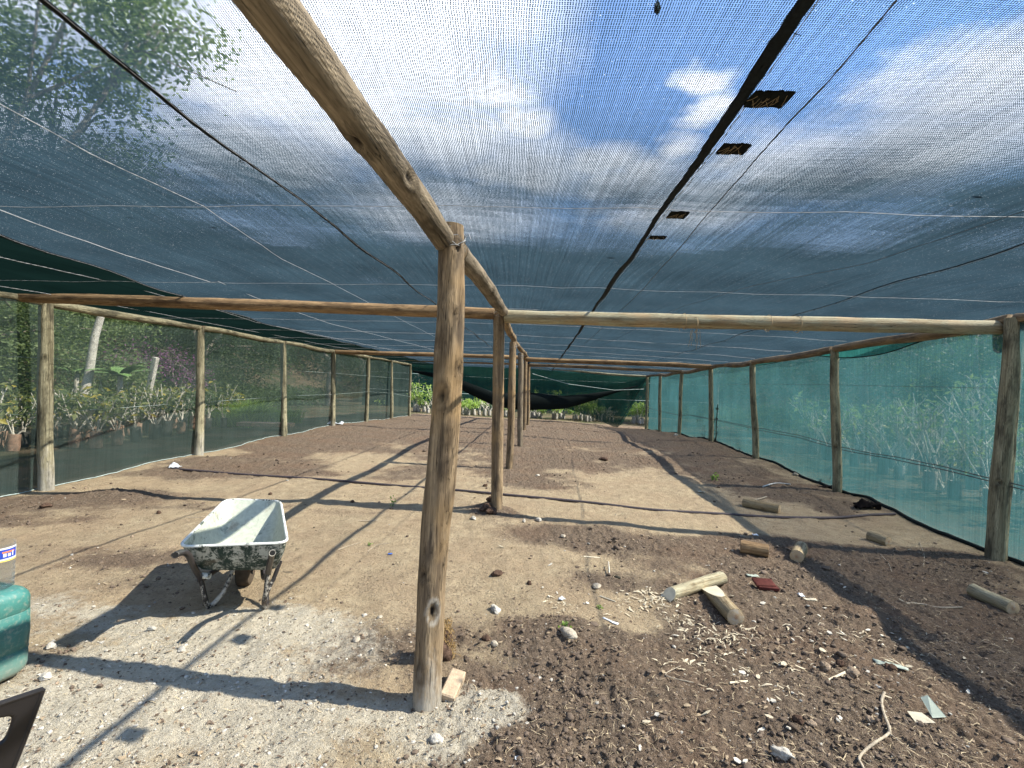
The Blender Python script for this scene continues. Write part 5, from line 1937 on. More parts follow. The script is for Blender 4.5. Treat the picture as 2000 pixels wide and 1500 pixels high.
crumple('rag', 1692, 992, (0.30, 0.16, 0.15), M['rag'], 'black crumpled rag at the foot of the right net wall', 'rag', 11, n=22, amp=1.2, thick=0.01)
crumple('rag', 1612, 952, (0.20, 0.12, 0.06), M['rag'], 'small dark rag at the foot of the second right post', 'rag', 12, n=16, amp=1)
mb = MB()
mc = GP(1494, 1152)
mb.box(mc + Vector((0, 0.02, 0.05)), (0.15, 0.10, 0.022), Matrix.Rotation(R(-4), 3, 'Z') @ Matrix.Rotation(R(12), 3, 'X'), bev=0.006)
mb.box(mc + Vector((0.015, -0.015, 0.026)), (0.15, 0.06, 0.03), Matrix.Rotation(R(-10), 3, 'Z'), bev=0.006)
tag(mb.build('wallet', M['maroon'], origin=mc), 'dark red folded wallet-like cloth on the soil, right of the split log', 'cloth')
mb = MB()
pc = GP(1790, 1412)
vs = [pc + Vector(v) for v in ((-0.01, -0.01, .004), (0.085, -0.005, .006), (0.075, 0.06, .01), (0.0, 0.055, .018))]
vs2 = [v + Vector((0, 0, .0012)) for v in vs]
mb.add(vs + vs2, [(3, 2, 1, 0), (4, 5, 6, 7), (0, 1, 5, 4), (1, 2, 6, 5), (2, 3, 7, 6), (3, 0, 4, 7)])
tag(mb.build('folded_paper', M['paper'], origin=pc, smooth=False), 'cream sheet of card lying flat, bottom right, beside its greenish upright half', 'paper')
mb = MB()
pc = GP(1822, 1408)
vs = [pc + Vector(v) for v in ((-0.01, -0.01, .002), (0.065, 0.0, .002), (0.02, 0.055, .07), (-0.01, 0.06, .055))]
vs2 = [v + Vector((0, 0.0015, .0)) for v in vs]
mb.add(vs + vs2, [(3, 2, 1, 0), (4, 5, 6, 7), (0, 1, 5, 4), (1, 2, 6, 5), (2, 3, 7, 6), (3, 0, 4, 7)])
tag(mb.build('folded_paper', M['paper_g'], origin=pc, smooth=False), 'greenish folded card standing up beside the flat cream one', 'paper')
crumple('plastic_strip', 1192, 1214, (0.115, 0.022, 0.008), M['plastic_w'], 'pale blue-white plastic strip on the sand below the split log', 'plastic strip', 14, n=8, rot=-0.75, lift=.004)
crumple('plastic_scrap', 762, 1083, (0.035, 0.03, 0.01), M['plastic_b'], 'bright blue plastic scrap left of the near centre post', 'plastic scrap', 15, n=6, rot=.3)
crumple('plastic_scrap', 1097, 1172, (0.05, 0.03, 0.02), M['plastic_w'], 'crumpled white plastic bit among chips right of the pale strip', 'plastic scrap', 16, n=8, rot=.8)
crumple('plastic_scrap', 342, 913, (0.15, 0.12, 0.08), M['plastic_w'], 'crumpled clear plastic bag at the left end of the pipe', 'plastic bag', 17, n=12, rot=.2)
crumple('plastic_scrap', 1470, 1122 + 4, (0.10, 0.05, 0.03), M['paper_g'], 'grey crumpled scrap left of the diagonal shadow', 'plastic scrap', 18, n=10)
crumple('plastic_scrap', 1583, 1172, (0.09, 0.05, 0.012), M['paper'], 'pale scrap lying at the left foot of the dark soil mound', 'paper', 19, n=8, rot=-.2)
crumple('plastic_scrap', 1564, 1165, (0.04, 0.04, 0.03), M['plastic_w'], 'small white scrap standing beside the pale one by the mound', 'plastic scrap', 20, n=8)
crumple('plastic_scrap', 1475, 1045, (0.06, 0.04, 0.02), M['plastic_w'], 'whitish scrap on the edge of the diagonal shadow above the logs', 'plastic scrap', 22, n=8)
crumple('plastic_scrap', 1370, 962, (0.10, 0.05, 0.03), M['paper'], 'cream scrap left of the diagonal shadow in the distance', 'paper', 23, n=8, rot=-.6)
crumple('cardboard_scrap', 1740, 1300, (0.16, 0.05, 0.012), M['paper_g'], 'long greenish bark sheet in the diagonal shadow', 'bark', 24, n=10, rot=-.3)
crumple('plastic_scrap', 1010, 1442 + 40, (0.02, 0.018, 0.008), M['plastic_w'], 'tiny white scrap near the bottom edge below the near centre post', 'plastic scrap', 25, n=6)
crumple('plastic_scrap', 655, 829, (0.45, 0.3, 0.12), M['plastic_w'], 'white rubble heap at the foot of the fourth left post', 'rubble', 26, n=14)
# feather-like sheath beside the chips
mb = MB()
kc = GP(1197, 1128)
rings = []
for t in np.linspace(0, 1, 9):
    p = kc + Vector((0.055 * t, -0.04 * t, 0.02 + 0.0 * t))
    w_ = 0.014 * math.sin(math.pi * (0.15 + 0.8 * t)) + 0.002
    rings.append([p + Vector((w_ * math.cos(a) * .6, w_ * math.cos(a) * .8, w_ * 0.8 * math.sin(a))) for a in np.linspace(0, 6.283, 8, endpoint=False)])
mb.loft(rings)
tag(mb.build('bark_husk', M['leaf_dry'], origin=kc), 'dark pointed husk lying on soil right of the bare sand', 'husk')
stick('wood_strip', [(1190, 1122, 0.0), (1188, 1106, 0.03)], 0.006, M['chip_w'], 'white splinter standing behind the dark pointed husk', 'stick', sides=4, lift=0.01)

# ------------------------------------------------------------------ loose soil, crumbs, shavings
def scatter_blob(name, n, picks, size, mat, label, seed, aspect=0.75, base=I1, sink=0.2):
    rg = np.random.default_rng(seed)
    P = picks(rg, n)
    n = len(P)
    s = size(rg, n, P)
    V, F = base
    nv = len(V)
    jit = 1 + (0.32 if nv < 20 else 0.27) * (rg.random((n, nv, 1)) - 0.5) * 2
    sc = np.stack([s * rg.uniform(.8, 1.3, n), s * rg.uniform(.8, 1.3, n), s * aspect * rg.uniform(.7, 1.1, n)], -1)[:, None, :]
    a = rg.uniform(0, 6.28, n)
    ca, sa = np.cos(a)[:, None], np.sin(a)[:, None]
    L = V[None] * jit * sc
    X = L[..., 0] * ca - L[..., 1] * sa
    Y = L[..., 0] * sa + L[..., 1] * ca
    z0 = ground_h(P[:, 0], P[:, 1])
    C = np.stack([X + P[:, :1], Y + P[:, 1:2], L[..., 2] + z0[:, None] + (s * aspect * (1 - sink))[:, None] * 0.6], -1)
    Fq = (F[None] + (np.arange(n) * nv)[:, None, None]).reshape(-1, 3)
    o = np_mesh(name, C.reshape(-1, 3), Fq, mat, nper=3, smooth=nv > 20)
    return tag(o, label, None, None, 'stuff')


def pick_screen(dens):
    """points spread evenly over what is seen, kept by a ground mask"""
    def f(rg, n):
        px = rg.uniform(-60, 2060, n * 3)
        py = 800 + (1540 - 800) * rg.random(n * 3) ** 0.8
        out_ = []
        R3 = np.array(CAMROT)
        v = np.stack([(px - 1000) / FPX, -(py - 750) / FPX, -np.ones_like(px)], -1) @ R3.T
        t = -EYE / v[:, 2]
        X, Y = v[:, 0] * t, v[:, 1] * t
        ok = (t > 0) & (X > wall_l(Y) + 0.15) & (X < wall_r(Y) - 0.15) & (Y < 23)
        X, Y = X[ok], Y[ok]
        s_, c_, o_ = masks(X, Y)
        k_ = rg.random(len(X)) < dens(s_, c_, X, Y)
        return np.stack([X[k_], Y[k_]], -1)[:n]
    return f


fine = lambda mn, mx: (lambda rg, n, P: (mn + (mx - mn) * rg.random(n) ** 9) * (0.65 + 0.22 * np.clip(P[:, 1], 1, 6)))
scatter_blob('soil_clods', 19000, pick_screen(lambda s, c, x, y: np.clip(1.3 * s ** 1.3 * (1 - c) * np.clip(4.5 * (fbm(x, y, 2.0, 4, 91) - 0.36), 0.06, 1.5), 0, 1) + 0.02), fine(0.0014, 0.0115), M['clod_mid'], 'dark crumbs and clods of dug soil', 1, 0.8)
scatter_blob('soil_lumps', 1500, pick_screen(lambda s, c, x, y: np.clip(s ** 2 * (1 - c) * np.clip(6 * (fbm(x, y, 2.0, 4, 91) - 0.42), 0.0, 1.5), 0, 1) + 0.004), fine(0.004, 0.020), M['clod_mid'], 'larger soft lumps of dug soil', 4, 0.62, I2, 0.45)
scatter_blob('pale_crumbs', 3600, pick_screen(lambda s, c, x, y: 0.35 * s + 0.12 + 0.25 * c), fine(0.0022, 0.0085), M['clod_light'], 'tan crumbs of dry earth', 2, 0.8)
scatter_blob('grit', 5200, pick_screen(lambda s, c, x, y: 0.9 * c + 0.08 * s + 0.03), fine(0.0018, 0.0085), M['concrete'], 'pale grey cement crumbs and grit', 3, 0.8)


def scatter_flakes(name, n, picks, lmin, lmax, ratio, mat, label, seed):
    rg = np.random.default_rng(seed)
    P = picks(rg, n)
    n = len(P)
    l = (lmin + (lmax - lmin) * rg.random(n) ** 2.2) * (0.7 + 0.15 * np.clip(P[:, 1], 1, 8))
    w_ = l * rg.uniform(ratio[0], ratio[1], n)
    a = rg.uniform(0, 6.28, n)
    u = np.stack([np.cos(a), np.sin(a), rg.normal(0, .18, n)], -1)
    v = np.stack([-np.sin(a), np.cos(a), rg.normal(0, .25, n)], -1)
    c = np.stack([P[:, 0], P[:, 1], ground_h(P[:, 0], P[:, 1]) + 0.004 + rg.random(n) * .004], -1)
    bend = np.array([0, 0, 1.0]) * (l * rg.uniform(0, .25, n))[:, None]
    U, Vv = u * l[:, None] * .5, v * w_[:, None] * .5
    side = rg.normal(0, .25, n)[:, None] * v * l[:, None]
    pts = [c - U - Vv * .5, c - U + Vv * .6, c + bend * .5 + side * .5 - Vv, c + bend * .5 + side * .5 + Vv, c + U - Vv * .4, c + U + Vv * .3]
    C = np.stack(pts, 1).reshape(-1, 3)
    b = (np.arange(n) * 6)[:, None]
    F = np.concatenate([np.concatenate([b, b + 2, b + 3, b + 1], 1), np.concatenate([b + 2, b + 4, b + 5, b + 3], 1)], 0)
    return tag(np_mesh(name, C, F, mat), label, None, None, 'stuff')


def pick_blobs(lst, uniform=0.0):
    def f(rg, n):
        w_ = np.array([b_[4] for b_ in lst], float)
        k_ = rg.choice(len(lst), n, p=w_ / w_.sum())
        X, Y = np.zeros(n), np.zeros(n)
        for i, b_ in enumerate(lst):
            c = G(b_[0], b_[1])
            m_ = k_ == i
            X[m_] = c.x + rg.normal(0, b_[2], m_.sum())
            Y[m_] = c.y + rg.normal(0, b_[3], m_.sum())
        ok = (X > wall_l(Y) + 0.15) & (X < wall_r(Y) - 0.15)
        return np.stack([X[ok], Y[ok]], -1)
    return f


SH = [(1340, 1205, .10, .08, 3), (1400, 1240, .10, .06, 3), (1290, 1165, .12, .06, 2), (1390, 1270, .12, .06, 2), (1450, 1230, .08, .05, 1), (1270, 1158, .10, .06, 2), (1350, 1290, .10, .05, 1), (1600, 1230, .35, .15, 2),
      (1520, 1300, .3, .1, 2), (1090, 1175, .06, .08, .8), (1210, 1180, .15, .1, .8), (1470, 1340, .15, .05, 1.2), (1700, 1240, .3, .15, 1.2), (1170, 1230, .12, .06, .5), (1850, 1330, .5, .2, .6)]
scatter_flakes('wood_shavings', 700, pick_blobs(SH), 0.010, 0.055, (0.10, 0.3), M['chip'], 'pale wood shavings scattered round the cut logs', 5)
scatter_flakes('straw_litter', 6500, pick_screen(lambda s, c, x, y: 0.35 + 0.55 * s * (x > 0.3) + 0.12 * s), 0.008, 0.05, (0.03, 0.09), simple('straw', (0.42, 0.34, 0.22), 0.85, 0.1), 'dry straw and rootlets littering the soil', 6)
scatter_flakes('leaf_litter', 1100, pick_screen(lambda s, c, x, y: 0.3 + 0.4 * s), 0.008, 0.03, (0.3, 0.7), simple('litter', (0.27, 0.21, 0.14), 0.85, 0.1), 'small dry leaf bits littering the floor', 7)
scatter_flakes('dark_litter', 2600, pick_screen(lambda s, c, x, y: 0.45 + 0.2 * c), 0.005, 0.022, (0.2, 0.7), simple('dark_litter', (0.10, 0.07, 0.05), 0.9, 0.1), 'dark bits of leaf and bark trodden into the sand', 8)

# individual pale chips: one of each kind is built, the rest are copies
def chip(l, w_, h_, seed, mat):
    rs_ = random.Random(seed)
    mb = MB()
    n = rs_.choice([4, 5, 6])
    ring = []
    for k_ in range(n):
        a = 2 * math.pi * k_ / n + rs_.uniform(-.3, .3)
        ring.append(Vector((l * .5 * math.cos(a) * rs_.uniform(.75, 1.1), w_ * .5 * math.sin(a) * rs_.uniform(.75, 1.1), rs_.uniform(0, .3) * h_)))
    mb.loft([ring, [p * 0.97 + Vector((0, 0, h_)) for p in ring]])
    return mb.build('wood_chip', mat, origin=(0, 0, 0), smooth=False)


protos = [chip(l, w_, h_, 900 + i, M['chip_w'] if i % 3 else M['chip']) for i, (l, w_, h_) in enumerate([(.055, .035, .006), (.07, .022, .006), (.04, .03, .008), (.09, .02, .005), (.05, .045, .004), (.035, .02, .008)])]
CH = [(1430, 1166), (1296, 1183), (1322, 1196), (1330, 1199), (1600, 1205), (1608, 1212), (1579, 1227), (1540, 1225), (1620, 1242), (1632, 1250), (1650, 1252), (1610, 1260), (1606, 1273), (1548, 1255), (1585, 1255), (1545, 1280), (1560, 1293),
      (1617, 1288), (1515, 1295), (1695, 1236), (1722, 1242), (1723, 1251), (1742, 1240), (1724, 1262), (1729, 1266), (1758, 1248), (1690, 1308), (1735, 1295), (1695, 1313), (1755, 1320), (1775, 1305), (1500, 1372), (1510, 1377), (1520, 1378), (1640, 1405), (1637, 1411), (1502, 1402),
      (1486, 1428), (1540, 1427), (1462, 1308), (1450, 1315), (1460, 1322), (1480, 1325), (1890, 1355), (1974, 1245), (1965, 1250), (1610, 1190), (1650, 1150), (1760, 1175), (1925, 1120), (1935, 1118), (1925, 1127), (1700, 1056), (1365, 1250), (1310, 1250), (1320, 1245), (1263, 1150), (1240, 1140), (1225, 1162),
      (1072, 1168), (1076, 1179), (1088, 1160), (1060, 1150), (1102, 1180), (1147, 1180), (1205, 1160), (1095, 1110), (1075, 1105), (985, 1056), (978, 1069), (1490, 1180), (1520, 1385), (1262, 1413), (1250, 1465), (1283, 1400), (1380, 1395), (1440, 1490), (1455, 1492), (1530, 1300), (1645, 1240), (1590, 1310)]
rs = random.Random(77)
for i, (px, py) in enumerate(CH):
    src = protos[i % 6]
    o = src if i < 6 else src.copy()
    if i >= 6:
        COL.objects.link(o)
    g_ = GP(px, py)
    o.location = g_ + Vector((0, 0, 0.008))
    k_ = rs.uniform(0.35, 0.9)
    o.scale = (k_, k_, k_)
    o.rotation_euler = (rs.uniform(-.4, .4), rs.uniform(-.4, .4), rs.uniform(0, 6.28))
    tag(o, 'pale chopped wood chip lying on the soil of the right half', 'wood chip', 'pale wood chips on the soil')


# ------------------------------------------------------------------ plants
def mat_leaf(name, c1, c2, c3=None, trans=0.45):
    mt, k, out = newmat(name)
    t = k.sep(k.attr('tint').outputs['Color'])
    c = k.mix(t[0], c1, c2)
    if c3:
        c = k.mix(k.ramp(t[1], 0.86, 0.90), c, c3)
    b = k.n('ShaderNodeBsdfPrincipled')
    k.put(b.inputs['Base Color'], c)
    b.inputs['Roughness'].default_value = 0.5
    b.inputs['Specular IOR Level'].default_value = 0.35
    tl = k.n('ShaderNodeBsdfTranslucent')
    k.put(tl.inputs[0], k.mix(1.0, c, (1.15, 1.25, 0.75, 1), 'MULTIPLY'))
    m_ = k.n('ShaderNodeMixShader'); m_.inputs[0].default_value = trans
    k.l(b.outputs[0], m_.inputs[1]); k.l(tl.outputs[0], m_.inputs[2]); k.l(m_.outputs[0], out.inputs[0])
    return mt


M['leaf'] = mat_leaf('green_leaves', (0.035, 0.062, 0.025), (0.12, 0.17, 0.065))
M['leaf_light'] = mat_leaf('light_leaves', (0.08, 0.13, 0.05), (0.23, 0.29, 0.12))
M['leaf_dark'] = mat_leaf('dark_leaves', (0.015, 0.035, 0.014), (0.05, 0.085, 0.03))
M['leaf_yellow'] = mat_leaf('yellowing_leaves', (0.10, 0.13, 0.05), (0.24, 0.27, 0.10), (0.50, 0.42, 0.08))
M['leaf_pink'] = mat_leaf('magenta_flowers', (0.16, 0.07, 0.15), (0.32, 0.13, 0.29))
M['leaf_back'] = mat_leaf('bright_leaves', (0.13, 0.22, 0.05), (0.34, 0.45, 0.13))
M['bark'] = simple('grey_bark', (0.24, 0.21, 0.17), 0.9, 0.1, var=0.4, nsc=15, bump=0.8, bd=0.01)
M['bark_pale'] = simple('pale_bark', (0.50, 0.47, 0.40), 0.85, 0.1, var=0.3, nsc=15, bump=0.6, bd=0.01)
M['bag_r'] = simple('clay_bag', (0.26, 0.17, 0.12), 0.8, 0.2, var=0.35, nsc=12, bump=0.8, bd=0.01)
M['bag_k'] = simple('black_bag', (0.05, 0.05, 0.045), 0.45, 0.4, var=0.4, nsc=12, bump=0.8, bd=0.01)
M['bag_w'] = simple('pale_bag', (0.28, 0.265, 0.24), 0.7, 0.3, var=0.3, nsc=12, bump=0.8, bd=0.01)


def leaves(rg, centers, spread, n, size, ratio=0.45, droop=0.3):
    """n leaf quads round each centre; returns verts, quads, tint"""
    k_ = len(centers)
    C = np.repeat(np.asarray(centers), n, axis=0)
    N = len(C)
    if np.ndim(spread) == 0:
        sp = spread
    else:
        sp = np.repeat(np.asarray(spread), n, axis=0)
    C = C + rg.normal(0, 1, (N, 3)) * sp
    d = rg.normal(0, 1, (N, 3)); d[:, 2] = d[:, 2] * 0.6 - droop
    d /= np.linalg.norm(d, axis=1)[:, None]
    u = np.cross(d, rg.normal(0, 1, (N, 3)))
    u /= np.linalg.norm(u, axis=1)[:, None] + 1e-9
    s = (size * rg.uniform(.6, 1.3, N))[:, None]
    nn = np.cross(d, u)
    p0 = C
    p1 = C + d * s * .5 + u * s * ratio * .5 + nn * s * .06
    p2 = C + d * s
    p3 = C + d * s * .5 - u * s * ratio * .5 + nn * s * .06
    V = np.stack([p0, p1, p2, p3], 1).reshape(-1, 3)
    Q = np.arange(N * 4).reshape(-1, 4)
    t = np.repeat(rg.random(k_), n)
    T = np.stack([np.clip(t * 0.5 + rg.random(N) * 0.6, 0, 1), rg.random(N), rg.random(N)], -1)
    return V, Q, np.repeat(T, 4, axis=0)


def crown_centers(rg, c, r, n, shell=0.5):
    d = rg.normal(0, 1, (n, 3))
    d /= np.linalg.norm(d, axis=1)[:, None]
    rad = (shell + (1 - shell) * rg.random(n) ** 0.7)[:, None]
    return np.array(c) + d * rad * np.array(r) * (0.85 + 0.3 * rg.random((n, 1)))


def tree(loc, h, blobs_, leafmat, label, seed, nclump=46, nleaf=60, lsize=0.13, trunk_r=0.12, bark='bark', cat='tree', group=None, name='tree', lean=(0, 0)):
    rg = np.random.default_rng(seed)
    rs_ = random.Random(seed)
    x, y = loc
    z = float(ground_base(np.array([x]), np.array([y]))[0]) - 0.05
    root_ = empty(name, (x, y, z), label, cat, group)
    fork = Vector((x + lean[0] * 0.5, y + lean[1] * 0.5, z + h * 0.38))
    mb = MB()
    mb.tube([Vector((x, y, z)), Vector((x, y, z)).lerp(fork, .5) + Vector((rs_.uniform(-.1, .1), rs_.uniform(-.1, .1), 0)), fork], [trunk_r * 1.2, trunk_r * .9, trunk_r * .75], 10)
    cs = []
    for (bx, by, bz, br) in blobs_:
        c = Vector((x + bx, y + by, z + bz))
        mid = fork.lerp(c, 0.5) + Vector((rs_.uniform(-.3, .3), rs_.uniform(-.3, .3), rs_.uniform(-.1, .4)))
        mb.tube([fork, mid, c], [trunk_r * .6, trunk_r * .35, trunk_r * .15], 7)
        for k_ in range(5):
            e = c + Vector((rs_.gauss(0, 1), rs_.gauss(0, 1), rs_.gauss(0, .8))) * br * .55
            mb.tube([mid.lerp(c, .4), c.lerp(e, .4) + Vector((0, 0, .1)), e], [trunk_r * .25, trunk_r * .13, 0.01], 5)
        cs.append(crown_centers(rg, tuple(c), (br, br, br * .8), nclump))
    mb.build('trunk', M[bark], parent=root_)
    V, Q, T = leaves(rg, np.concatenate(cs), lsize * 2.0, nleaf, lsize)
    np_mesh('crown', V, Q, M[leafmat], parent=root_, attrs={'tint': T})
    return root_


# left: from near to far, beyond the net
tree((-9.6, 8.0), 7.6, [(0, 0, 6.6, 1.5), (1.4, 0.6, 7.6, 1.3), (-1, .8, 6.2, 1.6), (0.8, 1.8, 6.4, 1.4), (2.4, 1.4, 8.3, 1.0), (-.5, -1.5, 6.3, 1.5)], 'leaf_light', 'tall feathery tree rising over the left net wall, seen through the roof', 1101, 40, 70, 0.12, 0.14)
tree((-11.8, 10.0), 5, [(0, 0, 3.0, 1.5), (1.2, .5, 2.3, 1.2), (-1.5, .5, 3.2, 1.6), (.8, -1.0, 3.8, 1.2), (0, 1.8, 2.6, 1.5), (.6, -.6, 1.4, 1.0)], 'leaf_light', 'bright leafy tree filling the left edge behind the nearest left post', 1102, 60, 80, 0.10, 0.1)
tree((-14.5, 14.0), 6, [(0, 0, 4, 1.8), (1.8, .5, 3.2, 1.6), (-2, .5, 4.2, 2), (1, 2, 4.6, 1.6), (0, -1, 2.2, 1.6)], 'leaf_light', 'broad leafy tree behind the leaning pale trunk', 1103, 55, 70, 0.12, 0.15)
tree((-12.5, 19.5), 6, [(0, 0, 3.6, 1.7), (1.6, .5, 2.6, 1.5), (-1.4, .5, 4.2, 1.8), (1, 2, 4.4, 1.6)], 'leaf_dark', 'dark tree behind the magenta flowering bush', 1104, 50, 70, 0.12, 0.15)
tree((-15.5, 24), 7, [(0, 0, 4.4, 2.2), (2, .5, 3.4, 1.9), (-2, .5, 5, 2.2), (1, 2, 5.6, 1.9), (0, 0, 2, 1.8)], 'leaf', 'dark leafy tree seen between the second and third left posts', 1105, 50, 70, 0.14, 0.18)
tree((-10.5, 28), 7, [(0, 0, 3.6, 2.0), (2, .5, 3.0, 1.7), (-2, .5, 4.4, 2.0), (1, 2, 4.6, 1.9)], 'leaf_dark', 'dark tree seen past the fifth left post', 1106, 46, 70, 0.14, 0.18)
tree((-14, 3.5), 8, [(0, 0, 5.6, 2.0), (1.6, .5, 4.6, 1.9), (-2, .5, 6, 2.0), (1, 2, 6.6, 1.6), (0, -2, 5, 2)], 'leaf', 'big tree outside the left wall darkening the roof net at the left edge', 1107, 46, 70, 0.14, 0.2)
tree((-19, 18), 9, [(0, 0, 6.0, 2.6), (2.6, .5, 5.0, 2.3), (-3, .5, 7, 2.6), (1, 3, 7.6, 2.3), (1, 0, 3, 2.4)], 'leaf_dark', 'tall dark tree high on the left slope', 1108, 50, 70, 0.16, 0.25)
# right
tree((11.5, 12), 5.5, [(0, 0, 3.4, 1.7), (1.6, .5, 2.6, 1.5), (-1.2, 1.5, 3.2, 1.6), (1, 2, 4.2, 1.6), (-.4, 0, 1.6, 1.2)], 'leaf', 'leafy tree behind the right net, left of the bare branching shrub', 1120, 46, 60, 0.12, 0.13)
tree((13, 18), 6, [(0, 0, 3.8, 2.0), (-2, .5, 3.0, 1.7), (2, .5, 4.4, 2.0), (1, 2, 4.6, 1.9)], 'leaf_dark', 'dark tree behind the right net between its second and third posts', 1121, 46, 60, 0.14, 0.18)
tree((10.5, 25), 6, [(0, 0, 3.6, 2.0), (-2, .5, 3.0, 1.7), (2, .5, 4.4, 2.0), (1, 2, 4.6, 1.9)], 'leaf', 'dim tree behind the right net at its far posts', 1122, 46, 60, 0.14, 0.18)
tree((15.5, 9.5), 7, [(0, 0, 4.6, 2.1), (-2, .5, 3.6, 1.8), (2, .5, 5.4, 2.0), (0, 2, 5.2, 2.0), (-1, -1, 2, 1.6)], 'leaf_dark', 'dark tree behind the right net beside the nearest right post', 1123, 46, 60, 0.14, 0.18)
# behind the far net
for i, (x, y, s_) in enumerate([(-7, 36, 1.0), (-1.5, 38, 1.2), (4, 36, 1.0), (9, 38, 1.15), (14, 34, 1.2)]):
    tree((x, y), 7 * s_, [(0, 0, 4.4 * s_, 2.4 * s_), (-2, .5, 3.4 * s_, 2.0 * s_), (2, .5, 4.8 * s_, 2.2 * s_), (0, 0, 1.8 * s_, 2.2 * s_)], 'leaf_dark', 'dark tree crown dimly seen behind the far green net', 1130 + i, 36, 50, 0.2, 0.2, group='trees behind the far net')

# woodland on the slopes
def woodland(name, n, xr, yr, hmax, label, seed, size=0.28):
    rg = np.random.default_rng(seed)
    x = rg.uniform(*xr, n)
    y = rg.uniform(*yr, n)
    zb = ground_base(x, y)
    hh = hmax * (0.35 + 0.65 * fbm(x, y, 0.22, 3, seed % 20)) * rg.random(n) ** 0.6
    C = np.stack([x, y, zb + hh], -1)
    V, Q, T = leaves(rg, C, size * 1.6, 14, size)
    o = np_mesh(name, V, Q, M['leaf_dark'] if 'dark' in label else M['leaf'], attrs={'tint': T})
    tag(o, label, None, None, 'stuff')


woodland('woodland', 9000, (-44, -17), (-4, 60), 4.5, 'mass of trees covering the left hillside', 61)
woodland('woodland', 8000, (17, 46), (-4, 60), 4.5, 'dark mass of trees covering the right hillside', 62)
woodland('woodland', 6000, (-22, 26), (40, 66), 6.0, 'dark mass of trees covering the far hillside', 63, 0.35)
woodland('undergrowth', 2600, (-17, -10.5), (11, 30), 1.2, 'low leafy undergrowth beyond the left saplings', 64, 0.12)
woodland('undergrowth', 2200, (9.5, 17), (6, 30), 1.3, 'low leafy undergrowth beyond the right net', 65, 0.12)

# leaning pale trunk, concrete post, big leaves
A, B = W(148, 812, 10.6), W(213, 560, 10.9)
mb = MB()
mb.tube([A + (A - B) * 0.12, A.lerp(B, .3) + Vector((0.06, 0, 0)), A.lerp(B, .6) - Vector((0.03, 0, 0)), B, B + (B - A) * 0.3], [0.10, 0.085, 0.078, 0.07, 0.065], 10)
tag(mb.build('leaning_trunk', M['bark_pale'], origin=A), 'pale leaning tree trunk behind the saplings on the left', 'tree trunk')
A, B = W(290, 800, 11.6), W(294, 717, 11.6)
mb = MB(); mb.box((A + B) / 2, (0.11, 0.11, (B - A).length + .5), Matrix.Rotation(R(9), 3, 'Y'), bev=0.01)
tag(mb.build('concrete_post', M['bark_pale'], origin=A), 'weathered square concrete post sticking up among the saplings', 'post')


def big_leaf(mb, base, d, L, wd_, tin, rg):
    d = Vector(d).normalized()
    up = Vector((0, 0, 1))
    sd = d.cross(up).normalized()
    V = []
    n = 8
    for i in range(n + 1):
        t = i / n
        p = Vector(base) + d * L * t + up * (-L * .45 * t * t)
        w_ = wd_ * math.sin(math.pi * min(1, .12 + .88 * t)) ** .7
        V += [p - sd * w_ - up * w_ * .15, p, p + sd * w_ - up * w_ * .15]
    fs = []
    for i in range(n):
        for j in (0, 1):
            a_ = i * 3 + j
            fs.append((a_, a_ + 1, a_ + 4, a_ + 3))
    mb.add(V, fs)


M['banana'] = simple('banana_leaf', (0.14, 0.24, 0.07), 0.45, 0.4, var=0.25, nsc=6)


def banana(px, py, Y, L, label, seed, n=7, h=1.2):
    rs_ = random.Random(seed)
    c = W(px, py, Y)
    z = gz(c.x, c.y)
    rt = empty('banana_plant', (c.x, c.y, z), label, 'banana plant')
    mb = MB(); mb.tube([(c.x, c.y, z), (c.x, c.y, c.z)], [0.07, 0.05], 8); mb.build('stem', M['bark_pale'], parent=rt)
    mb = MB()
    for i in range(n):
        a = 6.28 * i / n + rs_.uniform(-.3, .3)
        big_leaf(mb, (c.x, c.y, c.z), (math.cos(a), math.sin(a), rs_.uniform(.5, 1.1)), L * rs_.uniform(.7, 1.1), 0.15 * L, 0, None)
    mb.build('leaf_blades', M['banana'], parent=rt)


banana(235, 735, 11.2, 0.95, 'broad-leaved banana plant between the leaning trunk and the concrete post', 1)
banana(150, 730, 12.4, 0.9, 'paler banana plant just left of the leaning trunk', 2)
# feathery papaya and magenta bush
tree((W(250, 800, 12.5).x, 12.5), 1.9, [(0, 0, 1.45, 0.42), (0.25, 0, 1.15, 0.35)], 'leaf_light', 'feathery light green papaya above the banana leaves', 1140, 30, 40, 0.10, 0.04, name='papaya_tree')
tree((W(345, 800, 14.5).x, 14.5), 2.4, [(0, 0, 1.75, 0.55), (0.5, 0, 1.3, 0.45), (-.3, 0, 1.95, .4)], 'leaf_pink', 'magenta flowering bush behind the left net', 1141, 12, 24, 0.08, 0.04, cat='bush', name='flowering_bush')
tree((W(240, 800, 14.0).x, 14.0), 2.6, [(0, 0, 1.9, 0.5), (0.5, 0, 1.7, 0.4)], 'leaf_pink', 'dull reddish-purple bush behind the papaya', 1142, 10, 30, 0.08, 0.04, cat='bush', name='flowering_bush')
